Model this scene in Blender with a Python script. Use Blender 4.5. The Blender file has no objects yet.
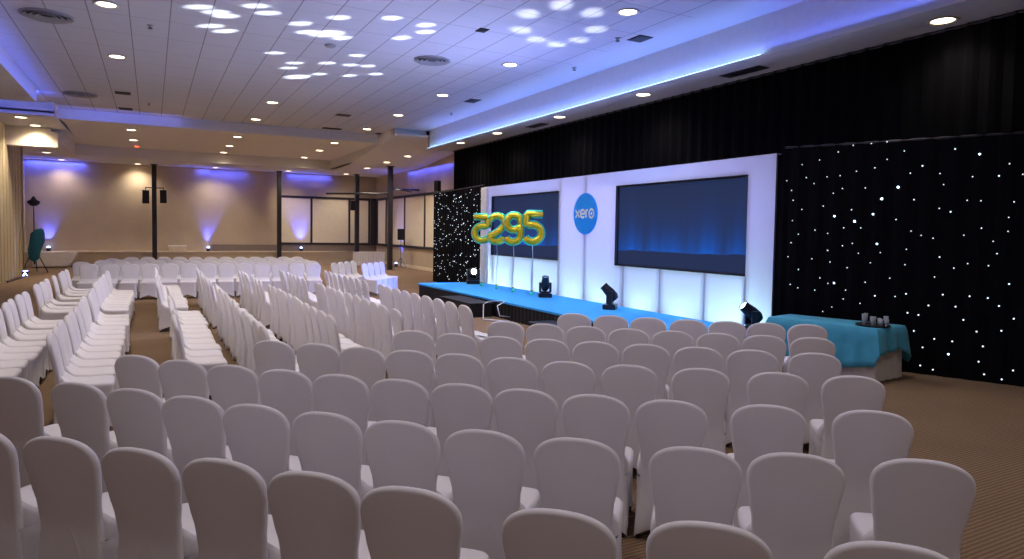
import bpy, bmesh, math, random
from mathutils import Vector, Matrix, Euler
random.seed(7)
sc = bpy.context.scene
COL = sc.collection
PI = math.pi
HC = 2.0                       # camera height
ZC = 5.95                      # main ceiling
ZF = 5.60                      # tray ceiling beyond the step
ZL = 5.13                      # low ceiling over the far end
ZS = 5.21                      # soffit over the stage
XL, XR = -4.55, 12.0           # left wall, far right wall
YB, YN = 39.6, -6.0            # far wall, near wall

# ------------------------------------------------------------------ materials
def nodes_of(name):
    m = bpy.data.materials.new(name)
    m.use_nodes = True
    nt = m.node_tree
    return m, nt, nt.nodes['Principled BSDF']

def mat(name, col, rough=0.6, metal=0.0, emit=None, es=0.0, var=0.06, scale=8.0, bump=0.0, bscale=60.0, sheen=0.0, spec=0.5):
    m, nt, b = nodes_of(name)
    N, L = nt.nodes, nt.links
    tc = N.new('ShaderNodeTexCoord')
    nz = N.new('ShaderNodeTexNoise'); nz.inputs['Scale'].default_value = scale; nz.inputs['Detail'].default_value = 3
    L.new(tc.outputs['Object'], nz.inputs['Vector'])
    rp = N.new('ShaderNodeValToRGB')
    c = Vector(col)
    rp.color_ramp.elements[0].position = 0.3; rp.color_ramp.elements[1].position = 0.7
    rp.color_ramp.elements[0].color = (*(c * (1 - var)), 1)
    rp.color_ramp.elements[1].color = (*[min(1, v * (1 + var)) for v in c], 1)
    L.new(nz.outputs['Fac'], rp.inputs['Fac']); L.new(rp.outputs['Color'], b.inputs['Base Color'])
    b.inputs['Roughness'].default_value = rough; b.inputs['Metallic'].default_value = metal
    b.inputs['Specular IOR Level'].default_value = spec
    if sheen:
        b.inputs['Sheen Weight'].default_value = sheen; b.inputs['Sheen Roughness'].default_value = 0.4
    if emit:
        b.inputs['Emission Color'].default_value = (*emit, 1); b.inputs['Emission Strength'].default_value = es
    if bump:
        n2 = N.new('ShaderNodeTexNoise'); n2.inputs['Scale'].default_value = bscale
        L.new(tc.outputs['Object'], n2.inputs['Vector'])
        bp = N.new('ShaderNodeBump'); bp.inputs['Strength'].default_value = bump; bp.inputs['Distance'].default_value = 0.01
        L.new(n2.outputs['Fac'], bp.inputs['Height']); L.new(bp.outputs['Normal'], b.inputs['Normal'])
    return m

def math_node(nt, op, a, b=None, c=None):
    n = nt.nodes.new('ShaderNodeMath'); n.operation = op
    for i, v in enumerate((a, b, c)):
        if v is None: continue
        if isinstance(v, (int, float)): n.inputs[i].default_value = v
        else: nt.links.new(v, n.inputs[i])
    return n.outputs[0]

def ceiling_mat():
    m, nt, b = nodes_of('ceiling_tiles')
    N, L = nt.nodes, nt.links
    tc = N.new('ShaderNodeTexCoord'); sp = N.new('ShaderNodeSeparateXYZ')
    L.new(tc.outputs['Object'], sp.inputs[0])
    def line(sock, off, pitch, w):
        f = math_node(nt, 'FRACT', math_node(nt, 'DIVIDE', math_node(nt, 'ADD', sock, off), pitch))
        d = math_node(nt, 'ABSOLUTE', math_node(nt, 'SUBTRACT', f, 0.5))
        return math_node(nt, 'GREATER_THAN', d, 0.5 - w / pitch)
    lx = line(sp.outputs['X'], 0.33 + 6.72, 0.672, 0.011)
    ly = line(sp.outputs['Y'], 6.72 * 3 - 9.39 + 0.672 * 5, 0.672, 0.006)
    ly2 = line(sp.outputs['Y'], 6.72 * 3 - 9.39 + 1.344 * 5, 1.344, 0.010)
    t = math_node(nt, 'MAXIMUM', math_node(nt, 'MULTIPLY', lx, 0.55), math_node(nt, 'MAXIMUM', math_node(nt, 'MULTIPLY', ly, 0.22), math_node(nt, 'MULTIPLY', ly2, 0.42)))
    inf = math_node(nt, 'MULTIPLY', t, math_node(nt, 'LESS_THAN', sp.outputs['X'], 8.76))
    nz = N.new('ShaderNodeTexNoise'); nz.inputs['Scale'].default_value = 40
    L.new(tc.outputs['Object'], nz.inputs['Vector'])
    k = math_node(nt, 'SUBTRACT', 1.0, inf)
    k2 = math_node(nt, 'MULTIPLY', k, math_node(nt, 'MULTIPLY_ADD', nz.outputs['Fac'], 0.08, 0.96))
    mx = N.new('ShaderNodeMix'); mx.data_type = 'RGBA'
    L.new(k2, mx.inputs['Factor'])
    mx.inputs['A'].default_value = (0.02, 0.02, 0.025, 1); mx.inputs['B'].default_value = (0.62, 0.63, 0.69, 1)
    L.new(mx.outputs['Result'], b.inputs['Base Color']); b.inputs['Roughness'].default_value = 0.85
    b.inputs['Specular IOR Level'].default_value = 0.2
    return m

def carpet_mat():
    m, nt, b = nodes_of('brown_carpet')
    N, L = nt.nodes, nt.links
    tc = N.new('ShaderNodeTexCoord')
    mp = N.new('ShaderNodeMapping'); mp.inputs['Rotation'].default_value = (0, 0, 0)
    L.new(tc.outputs['Object'], mp.inputs['Vector'])
    wv = N.new('ShaderNodeTexWave'); wv.inputs['Scale'].default_value = 9.0; wv.inputs['Distortion'].default_value = 1.2
    wv.inputs['Detail'].default_value = 3; wv.inputs['Detail Scale'].default_value = 2.5; wv.bands_direction = 'Y'
    L.new(mp.outputs['Vector'], wv.inputs['Vector'])
    nz = N.new('ShaderNodeTexNoise'); nz.inputs['Scale'].default_value = 1.3; nz.inputs['Detail'].default_value = 6
    L.new(tc.outputs['Object'], nz.inputs['Vector'])
    f = math_node(nt, 'MULTIPLY_ADD', wv.outputs['Fac'], 0.65, math_node(nt, 'MULTIPLY', nz.outputs['Fac'], 0.35))
    rp = N.new('ShaderNodeValToRGB')
    rp.color_ramp.elements[0].position = 0.15; rp.color_ramp.elements[0].color = (0.165, 0.105, 0.060, 1)
    rp.color_ramp.elements[1].position = 0.85; rp.color_ramp.elements[1].color = (0.30, 0.205, 0.125, 1)
    L.new(f, rp.inputs['Fac']); L.new(rp.outputs['Color'], b.inputs['Base Color'])
    b.inputs['Roughness'].default_value = 0.95; b.inputs['Specular IOR Level'].default_value = 0.15
    bp = N.new('ShaderNodeBump'); bp.inputs['Strength'].default_value = 0.4; bp.inputs['Distance'].default_value = 0.01
    L.new(wv.outputs['Fac'], bp.inputs['Height']); L.new(bp.outputs['Normal'], b.inputs['Normal'])
    return m

def fabric_translucent():
    m, nt, b = nodes_of('white_stretch_fabric')
    N, L = nt.nodes, nt.links
    tr = N.new('ShaderNodeBsdfTranslucent'); tr.inputs['Color'].default_value = (0.9, 0.9, 0.92, 1)
    b.inputs['Base Color'].default_value = (0.62, 0.62, 0.68, 1); b.inputs['Roughness'].default_value = 0.8
    tc = N.new('ShaderNodeTexCoord'); nz = N.new('ShaderNodeTexNoise'); nz.inputs['Scale'].default_value = 2.0
    L.new(tc.outputs['Object'], nz.inputs['Vector'])
    mx = N.new('ShaderNodeMixShader')
    L.new(math_node(nt, 'MULTIPLY_ADD', nz.outputs['Fac'], 0.06, 0.47), mx.inputs['Fac'])
    L.new(b.outputs[0], mx.inputs[1]); L.new(tr.outputs[0], mx.inputs[2])
    L.new(mx.outputs[0], N['Material Output'].inputs['Surface'])
    return m

def screen_mat(name, w, h, flip):
    # video still: dark navy sky, blue glow above a dark wavy horizon; object coords: x along the screen, z up from its middle
    m, nt, b = nodes_of(name)
    N, L = nt.nodes, nt.links
    tc = N.new('ShaderNodeTexCoord'); sp = N.new('ShaderNodeSeparateXYZ')
    L.new(tc.outputs['Object'], sp.inputs[0])
    mp = N.new('ShaderNodeMapping'); mp.inputs['Scale'].default_value = (0.9, 1, 0.0)
    L.new(tc.outputs['Object'], mp.inputs['Vector'])
    n1 = N.new('ShaderNodeTexNoise'); n1.inputs['Scale'].default_value = 1.0; n1.inputs['Detail'].default_value = 2
    L.new(mp.outputs['Vector'], n1.inputs['Vector'])
    mp2 = N.new('ShaderNodeMapping'); mp2.inputs['Scale'].default_value = (1.1, 1, 0.12)
    L.new(tc.outputs['Object'], mp2.inputs['Vector'])
    n2 = N.new('ShaderNodeTexNoise'); n2.inputs['Scale'].default_value = 1.6; n2.inputs['Detail'].default_value = 5
    L.new(mp2.outputs['Vector'], n2.inputs['Vector'])
    u = math_node(nt, 'MULTIPLY_ADD', sp.outputs['Z'], 1.0 / h, 0.5)                 # 0 bottom .. 1 top
    hor = math_node(nt, 'MULTIPLY_ADD', n1.outputs['Fac'], 0.10, 0.145)
    up = math_node(nt, 'SUBTRACT', u, hor)
    above = math_node(nt, 'GREATER_THAN', up, 0.0)
    g = math_node(nt, 'POWER', 2.718, math_node(nt, 'MULTIPLY', up, -5.2))
    str_ = math_node(nt, 'MULTIPLY_ADD', n2.outputs['Fac'], 2.6, -0.75)
    str_ = math_node(nt, 'MAXIMUM', str_, 0.12)
    fac = math_node(nt, 'MULTIPLY', math_node(nt, 'MULTIPLY', g, above), math_node(nt, 'MINIMUM', str_, 1.0))
    mx = N.new('ShaderNodeMix'); mx.data_type = 'RGBA'; mx.clamp_factor = True
    L.new(fac, mx.inputs['Factor'])
    mx.inputs['A'].default_value = (0.014, 0.024, 0.072, 1); mx.inputs['B'].default_value = (0.004, 0.10, 0.56, 1)
    b.inputs['Base Color'].default_value = (0.004, 0.004, 0.006, 1); b.inputs['Roughness'].default_value = 0.6; b.inputs['Specular IOR Level'].default_value = 0.15
    L.new(mx.outputs['Result'], b.inputs['Emission Color']); b.inputs['Emission Strength'].default_value = 1.0
    return m

M = dict(
    ceil=ceiling_mat(), plaster=mat('white_plaster', (0.70, 0.69, 0.70), 0.85, var=0.03), carpet=carpet_mat(),
    beige=mat('beige_wall', (0.55, 0.45, 0.315), 0.8, var=0.05, scale=1.5), partition=mat('beige_partition', (0.50, 0.41, 0.23), 0.7, var=0.05),
    taupe=mat('taupe_wall', (0.24, 0.19, 0.155), 0.8), panel=mat('cream_panel', (0.86, 0.77, 0.60), 0.7, var=0.03),
    darktrim=mat('dark_trim', (0.025, 0.022, 0.022), 0.5), cream=mat('cream_paint', (0.76, 0.66, 0.47), 0.6),
    black=mat('black_fabric', (0.0014, 0.0014, 0.0026), 0.95, bump=0.3, bscale=20, spec=0.1), starfab=mat('black_star_fabric', (0.003, 0.003, 0.0055), 0.95, spec=0.1),
    chair=mat('white_spandex', (0.79, 0.77, 0.785), 0.72, var=0.015, scale=5, bump=0.05, bscale=160, sheen=0.25, spec=0.25),
    foot=mat('dark_foot', (0.015, 0.014, 0.014), 0.5), post=mat('charcoal_post', (0.022, 0.021, 0.024), 0.45),
    metal=mat('dark_metal', (0.02, 0.02, 0.03), 0.35, 0.3), chrome=mat('brushed_metal', (0.62, 0.62, 0.63), 0.3, 0.9),
    plastic=mat('black_plastic', (0.008, 0.008, 0.010), 0.4), grille=mat('speaker_grille', (0.012, 0.012, 0.013), 0.7, bump=0.6, bscale=220),
    headplast=mat('navy_black_plastic', (0.006, 0.008, 0.02), 0.35), deck=mat('blue_stage_carpet', (0.06, 0.38, 0.82), 0.9, bump=0.2, bscale=120, spec=0.1),
    deckside=mat('black_stage_skirt', (0.006, 0.006, 0.008), 0.8), teal=mat('teal_cloth', (0.055, 0.40, 0.60), 0.75, var=0.08, sheen=0.2),
    whitecloth=mat('white_tablecloth', (0.74, 0.70, 0.64), 0.75), logo=mat('bright_blue_sign', (0.001, 0.33, 1.0), 0.6),
    white=mat('white_lettering', (0.85, 0.85, 0.85), 0.4), rimring=mat('white_light_rim', (0.7, 0.68, 0.64), 0.4),
    lamp=mat('warm_lamp', (1, 0.9, 0.7), 0.5, emit=(1.0, 0.80, 0.52), es=9.0), vent=mat('dark_vent', (0.012, 0.012, 0.014), 0.6), ventgrey=mat('grey_vent', (0.34, 0.34, 0.36), 0.5),
    gold=mat('gold_foil', (0.95, 0.70, 0.03), 0.26, 0.6, var=0.15, scale=9, bump=0.25, bscale=14), teal_foil=mat('teal_foil_and_edge_light', (0.04, 0.80, 0.62), 0.35, 0.2),  # teal: blue stage light painted on balloon edges, and the weights' own foil
    ribbon=mat('pale_ribbon', (0.55, 0.72, 0.85), 0.4), led=mat('blue_white_led', (0.5, 0.7, 1), 0.5, emit=(0.35, 0.62, 1.0), es=5.0),
    star=mat('star_led', (0.8, 0.9, 1), 0.5, emit=(0.75, 0.88, 1.0), es=1.3), bigstar=mat('bright_star_led', (0.8, 0.9, 1), 0.5, emit=(0.62, 0.85, 1.0), es=5.0),
    lens=mat('lit_lens', (0.8, 0.9, 1), 0.2, emit=(0.75, 0.92, 1.0), es=14.0), dimlens=mat('glass_lens', (0.25, 0.35, 0.6), 0.1, 0.2),
    bluelamp=mat('blue_uplight_lens', (0.3, 0.4, 1), 0.3, emit=(0.30, 0.38, 1.0), es=12.0), glass=None, paper=mat('white_paper', (0.85, 0.85, 0.85), 0.6),
    red=mat('red_led', (0.8, 0.1, 0.05), 0.4, emit=(1, 0.12, 0.05), es=2.0), fabric=fabric_translucent(), joint=mat('brown_joint', (0.12, 0.09, 0.05), 0.7), reveal=mat('dark_reveal', (0.05, 0.05, 0.09), 0.7), rib=mat('frame_rib', (0.25, 0.25, 0.3), 0.5),
    flag=mat('teal_flag_fabric', (0.01, 0.13, 0.16), 0.7))
gm, nt, b = nodes_of('clear_glass')
b.inputs['Base Color'].default_value = (0.80, 0.88, 1.0, 1); b.inputs['Roughness'].default_value = 0.08
b.inputs['Transmission Weight'].default_value = 0.65; b.inputs['IOR'].default_value = 1.3
nzg = nt.nodes.new('ShaderNodeTexNoise'); nzg.inputs['Scale'].default_value = 30
nt.links.new(math_node(nt, 'MULTIPLY_ADD', nzg.outputs['Fac'], 0.1, 0.03), b.inputs['Roughness'])
M['glass'] = gm

# ------------------------------------------------------------------ mesh helpers
def link(o, parent=None):
    COL.objects.link(o)
    if parent: o.parent = parent
    return o

def obj(name, bm, m, parent=None, smooth=False):
    bmesh.ops.recalc_face_normals(bm, faces=bm.faces)
    me = bpy.data.meshes.new(name); bm.to_mesh(me); bm.free()
    if smooth:
        for p in me.polygons: p.use_smooth = True
        if smooth != True:
            me.set_sharp_from_angle(angle=math.radians(smooth))
    for q in (m if isinstance(m, (list, tuple)) else [m]): me.materials.append(q)
    return link(bpy.data.objects.new(name, me), parent)

def empty(name, loc=(0, 0, 0), rz=0.0, rot=None):
    o = bpy.data.objects.new(name, None); o.empty_display_size = 0.2
    o.location = loc; o.rotation_euler = rot if rot else (0, 0, rz)
    return link(o)

def tag(o, label, cat, group=None):
    o['label'] = label; o['category'] = cat
    if group: o['group'] = group
    return o

def struct(o):
    o['kind'] = 'structure'; return o

def box(bm, x0, x1, y0, y1, z0, z1, bevel=0.0, mi=0):
    vs = [bm.verts.new((x, y, z)) for x in (x0, x1) for y in (y0, y1) for z in (z0, z1)]
    fs = []
    for q in ((0, 1, 3, 2), (4, 6, 7, 5), (0, 4, 5, 1), (2, 3, 7, 6), (0, 2, 6, 4), (1, 5, 7, 3)):
        f = bm.faces.new([vs[i] for i in q]); f.material_index = mi; fs.append(f)
    if bevel:
        es = list({e for f in fs for e in f.edges})
        bmesh.ops.bevel(bm, geom=es, offset=bevel, segments=2, affect='EDGES', profile=0.7)
    return bm

def B(*a, **k):
    return box(bmesh.new(), *a, **k)

def tube(bm, pts, r, n=10, cap=True):
    pts = [Vector(p) for p in pts]
    rs = r if isinstance(r, (list, tuple)) else [r] * len(pts)
    rings = []; up = None
    for i, p in enumerate(pts):
        t = (pts[min(i + 1, len(pts) - 1)] - pts[max(i - 1, 0)]).normalized()
        if up is None:
            a = Vector((0, 0, 1)) if abs(t.z) < 0.9 else Vector((1, 0, 0))
            up = (a - t * a.dot(t)).normalized()
        else:
            up = (up - t * up.dot(t)).normalized()
        s = t.cross(up)
        rings.append([bm.verts.new(p + (up * math.cos(2 * PI * k / n) + s * math.sin(2 * PI * k / n)) * rs[i]) for k in range(n)])
    for a, b_ in zip(rings, rings[1:]):
        for k in range(n):
            bm.faces.new((a[k], a[(k + 1) % n], b_[(k + 1) % n], b_[k]))
    if cap:
        bm.faces.new(rings[0][::-1]); bm.faces.new(rings[-1])
    return bm

def lathe(bm, prof, n=24, c=(0, 0, 0), close=False):
    rings = []
    for r, z in prof:
        if r < 1e-6: rings.append([bm.verts.new((c[0], c[1], c[2] + z))])
        else: rings.append([bm.verts.new((c[0] + r * math.cos(2 * PI * k / n), c[1] + r * math.sin(2 * PI * k / n), c[2] + z)) for k in range(n)])
    for a, b_ in zip(rings, rings[1:]):
        for k in range(n):
            if len(a) == 1 and len(b_) == 1: continue
            if len(a) == 1: bm.faces.new((a[0], b_[k], b_[(k + 1) % n]))
            elif len(b_) == 1: bm.faces.new((a[k], a[(k + 1) % n], b_[0]))
            else: bm.faces.new((a[k], a[(k + 1) % n], b_[(k + 1) % n], b_[k]))
    return bm

def copy_tree(o, parent=None):
    c = o.copy(); COL.objects.link(c)
    if parent: c.parent = parent
    for ch in o.children: copy_tree(ch, c)
    return c

def first_children(root):       # children lists are kept fresh for copies
    return list(root.children)

def spot(name, loc, target, energy, color, angle, blend=0.5, size=0.05):
    l = bpy.data.lights.new(name, 'SPOT'); l.energy = energy; l.color = color
    l.spot_size = math.radians(angle); l.spot_blend = blend; l.shadow_soft_size = size
    o = bpy.data.objects.new(name, l); o.location = loc
    o.rotation_euler = (Vector(target) - Vector(loc)).to_track_quat('-Z', 'Y').to_euler()
    return link(o)

def area(name, loc, target, energy, color, sx, sy, roll=None, spread=180):
    l = bpy.data.lights.new(name, 'AREA'); l.energy = energy; l.color = color
    l.shape = 'RECTANGLE'; l.size = sx; l.size_y = sy; l.spread = math.radians(spread)
    o = bpy.data.objects.new(name, l); o.location = loc
    d = (Vector(target) - Vector(loc)).normalized()
    if roll is None: o.rotation_euler = d.to_track_quat('-Z', 'Y').to_euler()
    else:                                   # roll = world direction of the light's local X
        x = Vector(roll); x = (x - d * x.dot(d)).normalized(); z = -d; y = z.cross(x)
        o.rotation_euler = Matrix((x, y, z)).transposed().to_euler()
    return link(o)

# ------------------------------------------------------------------ setting
bm = bmesh.new(); box(bm, XL - 1.2, XR + 0.2, YN - 0.2, YB + 0.2, -0.1, 0)
struct(obj('floor', bm, M['carpet']))
bm = bmesh.new()
box(bm, -2.9, 8.4, YN, 27.5, ZC, ZC + 0.1); box(bm, 8.4, 9.9, YN, 25.4, ZC, ZC + 0.1)
struct(obj('ceiling', bm, M['ceil']))
bm = bmesh.new()
box(bm, XL, -2.9, YN, 23.8, 5.52, ZC + 0.1)                  # lower soffit by the left wall
box(bm, XL, -2.9, 23.8, 26.4, 5.92, ZC + 0.1)                # lit recess
box(bm, XL, -2.75, 26.4, 30.2, 5.50, 5.66); box(bm, -2.95, -2.75, 26.5, 27.5, 5.66, ZC); box(bm, XL, -2.75, 26.4, 26.5, 5.6, ZC)
struct(obj('trim_1', bm, M['plaster']))
bm = bmesh.new(); box(bm, -2.75, 8.4, 27.5, 27.6, ZF, ZC + 0.1); box(bm, XL, -2.75, 30.1, 30.2, ZL, 5.6)   # step down at the end of the tiled ceiling
struct(obj('trim_2', bm, M['plaster']))
bm = bmesh.new()
box(bm, -2.75, 8.5, 27.6, 36.0, ZF, ZF + 0.1); box(bm, -3.0, 8.5, 36.0, 36.1, ZL, ZF + 0.1); box(bm, 8.4, 8.5, 32.0, 36.0, ZL, ZF + .1); v = [bm.verts.new(p) for p in ((8.36, 25.3, 5.66), (8.36, 32.02, ZL), (8.36, 32.02, ZC + .1), (8.36, 25.3, ZC + .1), (8.42, 25.3, 5.66), (8.42, 32.02, ZL), (8.42, 32.02, ZC + .1), (8.42, 25.3, ZC + .1))]
for q in ((0, 1, 2, 3), (4, 7, 6, 5), (0, 4, 5, 1), (1, 5, 6, 2), (2, 6, 7, 3), (3, 7, 4, 0)): bm.faces.new([v[k] for k in q])
box(bm, -3.1, -3.0, 30.2, 36.0, ZL, ZF); box(bm, -3.1, -2.7, 27.6, 30.25, 5.6, 5.7); box(bm, -3.1, -2.7, 30.2, 36.0, ZF, ZF + .1)
for (ya, za, yb_, zb_) in ((25.15, 5.70, 32.0, ZL), (32.0, ZL, 36.1, ZL)):
    v = [bm.verts.new(p) for p in ((8.4, ya, za), (XR, ya, za), (XR, yb_, zb_), (8.4, yb_, zb_), (8.4, ya, za + .05), (XR, ya, za + .05), (XR, yb_, zb_ + .05), (8.4, yb_, zb_ + .05))]
    for q in ((0, 1, 2, 3), (4, 7, 6, 5), (0, 4, 5, 1), (1, 5, 6, 2), (2, 6, 7, 3), (3, 7, 4, 0)): bm.faces.new([v[k] for k in q])
box(bm, -5.5, XR, 36.1, YB + .1, ZL, ZL + 0.1); box(bm, -5.5, -3.1, 30.2, 36.1, ZL, ZL + 0.1)
box(bm, 8.36, 9.72, 25.4, 25.5, 5.68, ZC + .1)
struct(obj('ceiling_far', bm, M['plaster']))
# bulkhead along the stage: fascia, LED lip and soffit
bm = bmesh.new()
box(bm, 9.70, 9.82, YN, 25.15, ZS - 0.02, ZC + 0.1); box(bm, 9.82, 10.95, YN, 25.15, ZS, ZS + 0.1)
box(bm, 9.70, 10.95, 25.05, 25.15, ZS - 0.02, ZC + 0.1)
struct(obj('trim_3', bm, M['plaster']))
bm = bmesh.new(); box(bm, 9.56, 9.70, YN, 25.15, ZS - 0.05, ZS - 0.02); box(bm, 9.555, 9.57, YN, 25.15, ZS - 0.05, ZS)
struct(obj('trim_4', bm, M['plaster']))
# box hanging under the left soffit
bm = bmesh.new(); box(bm, XL, -2.98, 29.5, 30.3, 4.80, 5.36); box(bm, XL, -3.2, 29.6, 30.2, 5.36, 5.5)
struct(obj('trim_5', bm, M['cream']))
# left wall: folding partition of tall beige leaves
bm = bmesh.new()
y = YN; k = 0
pts = []
while y < 32.7:
    pts += [(XL, y), (XL + 0.05, y + 0.03), (XL + 0.05, y + 0.57), (XL, y + 0.6)]; y += 0.6
lo = [bm.verts.new((p[0], p[1], 0)) for p in pts]; hi = [bm.verts.new((p[0], p[1], 5.8)) for p in pts]
for i in range(len(pts) - 1):
    fc = bm.faces.new((lo[i], lo[i + 1], hi[i + 1], hi[i])); fc.material_index = 0 if i % 4 == 1 else 1
box(bm, XL - 0.2, XL - 0.01, YN, 32.8, 0, 5.9, mi=0); box(bm, XL - .2, XL + .05, 32.6, 32.8, 0, 5.8); box(bm, -5.5, -5.35, 32.6, YB, 0, 5.9, mi=0); box(bm, -5.5, XL, 32.6, 32.75, 0, 5.9)
struct(obj('wall_left', bm, [M['partition'], M['joint']]))
bm = bmesh.new(); box(bm, -5.5, 2.79, YB, YB + 0.2, 0, 5.9); box(bm, 2.79, XR + .2, YB + 0.12, YB + 0.3, 0, 5.9)
struct(obj('wall_back', bm, M['beige']))
bm = bmesh.new(); box(bm, XR, XR + 0.2, 25.15, YB + 0.2, 0, 5.9); box(bm, 10.95, XR + 0.2, 25.05, 25.15, 0, 5.9); box(bm, 10.85, 11.05, YN, 25.15, 0, 6.05)
struct(obj('wall_right', bm, M['beige']))
bm = bmesh.new(); box(bm, XL, XR, YN - 0.2, YN, 0, 6.0)
struct(obj('wall_near', bm, M['plaster']))
# ledge along the far wall, skirting on the right
bm = bmesh.new(); box(bm, -5.34, 10.0, YB - 0.55, YB + 0.02, 0, 0.64)
struct(obj('trim_7', bm, M['beige']))
bm = bmesh.new(); box(bm, -5.34, 10.05, YB - 0.60, YB + 0.02, 0.64, 0.70)
struct(obj('trim_8', bm, M['cream']))
bm = bmesh.new(); box(bm, XR - 0.03, XR, 25.2, YB, 0, 0.16)
struct(obj('baseboard_right', bm, M['cream']))
# framed panels on far and right walls
def framed(name, pts_x, axis, zlo, zhi):
    fr = bmesh.new(); pn = bmesh.new()
    w = 0.11
    a0, a1 = pts_x[0], pts_x[-1]
    def bx(bm_, u0, u1, z0, z1, d):
        if axis == 'y': box(bm_, u0, u1, YB + 0.12 - d, YB + 0.12, z0, z1)
        else: box(bm_, XR - d, XR, u0, u1, z0, z1)
    bx(fr, a0 - w, a1 + w, zhi, zhi + 0.13, 0.08); bx(fr, a0 - w, a1 + w, zlo - 0.13, zlo, 0.08)
    for u in pts_x: bx(fr, u - w / 2, u + w / 2, zlo, zhi, 0.08)
    for u0, u1 in zip(pts_x, pts_x[1:]): bx(pn, u0 + w / 2, u1 - w / 2, zlo, zhi, 0.03)
    struct(obj(name[0], fr, M['darktrim'])); struct(obj(name[1], pn, M['panel']))
framed(('trim_9', 'trim_10'), [6.4, 8.15, 10.35, 11.55], 'y', 1.18, 3.72)
framed(('trim_11', 'trim_12'), [26.5, 29.0, 31.4, 34.4, 37.6, 39.3], 'x', 1.18, 3.72)
bm = bmesh.new(); box(bm, 2.85, XR, YB + 0.08, YB + 0.125, 0.7, 1.05); box(bm, 11.6, XR, YB + 0.03, YB + .125, 1.05, 3.85)
struct(obj('trim_13', bm, M['taupe']))
bm = bmesh.new(); box(bm, 11.62, XR, YB - 0.03, YB + .125, 1.05, 3.85)
struct(obj('trim_14', bm, M['darktrim']))

# ------------------------------------------------------------------ posts
def post(x, y, label):
    r = empty('steel_post', (x, y, 0))
    s = obj('shaft', B(-0.11, 0.11, -0.11, 0.11, 0.02, ZL if (x > 8.5 or y > 36) else ZF, bevel=0.012), M['post'], r)
    obj('base_plate', B(-0.19, 0.19, -0.19, 0.19, 0, 0.02), M['post'], r)
    obj('head_plate', B(-0.17, 0.17, -0.17, 0.17, (ZL if (x > 8.5 or y > 36) else ZF) - 0.03, ZL if (x > 8.5 or y > 36) else ZF), M['post'], r)
    return tag(r, label, 'post', 'charcoal posts at the far end')
post(0.14, 38.75, 'charcoal square post carrying a pair of speakers on a crossbar')
post(6.22, 38.75, 'charcoal square post in front of the left edge of the framed wall panels')
post(10.35, 38.0, 'charcoal square post with one speaker on its side, before the wall corner')
post(10.43, 32.2, 'charcoal square post nearest the stage, with horizontal lighting bars')

def speaker(name, loc, rz, label, w=0.30, d=0.28, h=0.62, tilt=0.0, group=None):
    r = empty(name, loc, rot=(tilt, 0, rz))
    obj('cabinet', B(-w / 2, w / 2, -d / 2, d / 2, -h / 2, h / 2, bevel=0.015), M['plastic'], r)
    obj('grille', B(-w / 2 + 0.02, w / 2 - 0.02, -d / 2 - 0.012, -d / 2 - 0.001, -h / 2 + 0.03, h / 2 - 0.03), M['grille'], r)
    return r, tag(r, label, 'speaker', group)[1] if False else None
def spk(*a, **k):
    lab = a[3]; grp = k.pop('group', None)
    r, _ = speaker(*a, **k); tag(r, lab, 'speaker', grp); return r
g = 'wall speakers hung from the posts'
s1 = spk('loudspeaker', (-0.24, 38.45, 3.46), 0.1, 'black speaker hung on the left of the post crossbar', tilt=0.12, group=g, h=0.66)
s2 = spk('loudspeaker', (0.55, 38.45, 3.50), -0.1, 'black speaker hung on the right of the post crossbar', tilt=0.1, group=g, h=0.66)
for s in (s1, s2):
    bm = bmesh.new(); tube(bm, [(0, 0.02, 0.33), (0, 0.03, 0.46)], 0.018); obj('hanging_mount', bm, M['metal'], s)
bm = bmesh.new(); tube(bm, [(-0.26, 0, 0), (0.55, 0, 0)], 0.022)
cb = obj('speaker_crossbar', bm, M['metal']); cb.location = (0, 38.6, 3.93)
bm = bmesh.new(); tube(bm, [(0.14, 0, 0), (0.14, 0.036, 0)], 0.03); obj('clamp', bm, M['metal'], cb)
tag(cb, 'thin dark crossbar clamped to the far left post between two speakers', 'bracket')
s3 = spk('loudspeaker', (10.08, 37.95, 3.34), 0.0, 'black speaker fixed to the side of a far post before the wall corner', group=g, w=0.27, h=0.56)
bm = bmesh.new(); tube(bm, [(-0.06, 0.1, 0.1), (0.07, 0.1, 0.1)], 0.02); obj('hanging_mount', bm, M['metal'], s3)
# lighting bars on the near post
bm = bmesh.new(); tube(bm, [(7.29, 0, 3.66), (10.27, 0, 3.78)], 0.045, 8)
o = obj('lighting_bar', bm, M['metal']); o.location = (0, 32.2, 0)
bm = bmesh.new(); tube(bm, [(10.26, 0, 3.78), (10.315, 0, 3.78)], 0.08, 8); obj('clamp', bm, M['metal'], o)
tag(o, 'long dark lighting bar reaching left from the post nearest the stage', 'bar', 'lighting bars on the post')
bm = bmesh.new(); tube(bm, [(10.59, 0, 4.02), (11.95, 0, 4.02)], 0.05, 8); tube(bm, [(10.59, 0, 4.02), (11.4, -0.5, 3.88)], 0.03, 8)
o = obj('lighting_bar', bm, M['metal']); o.location = (0, 32.2, 0)
bm = bmesh.new(); tube(bm, [(10.545, 0, 4.02), (10.6, 0, 4.02)], 0.08, 8); obj('clamp', bm, M['metal'], o)
tag(o, 'dark lighting bar reaching right from the post towards the right wall', 'bar', 'lighting bars on the post')
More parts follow.
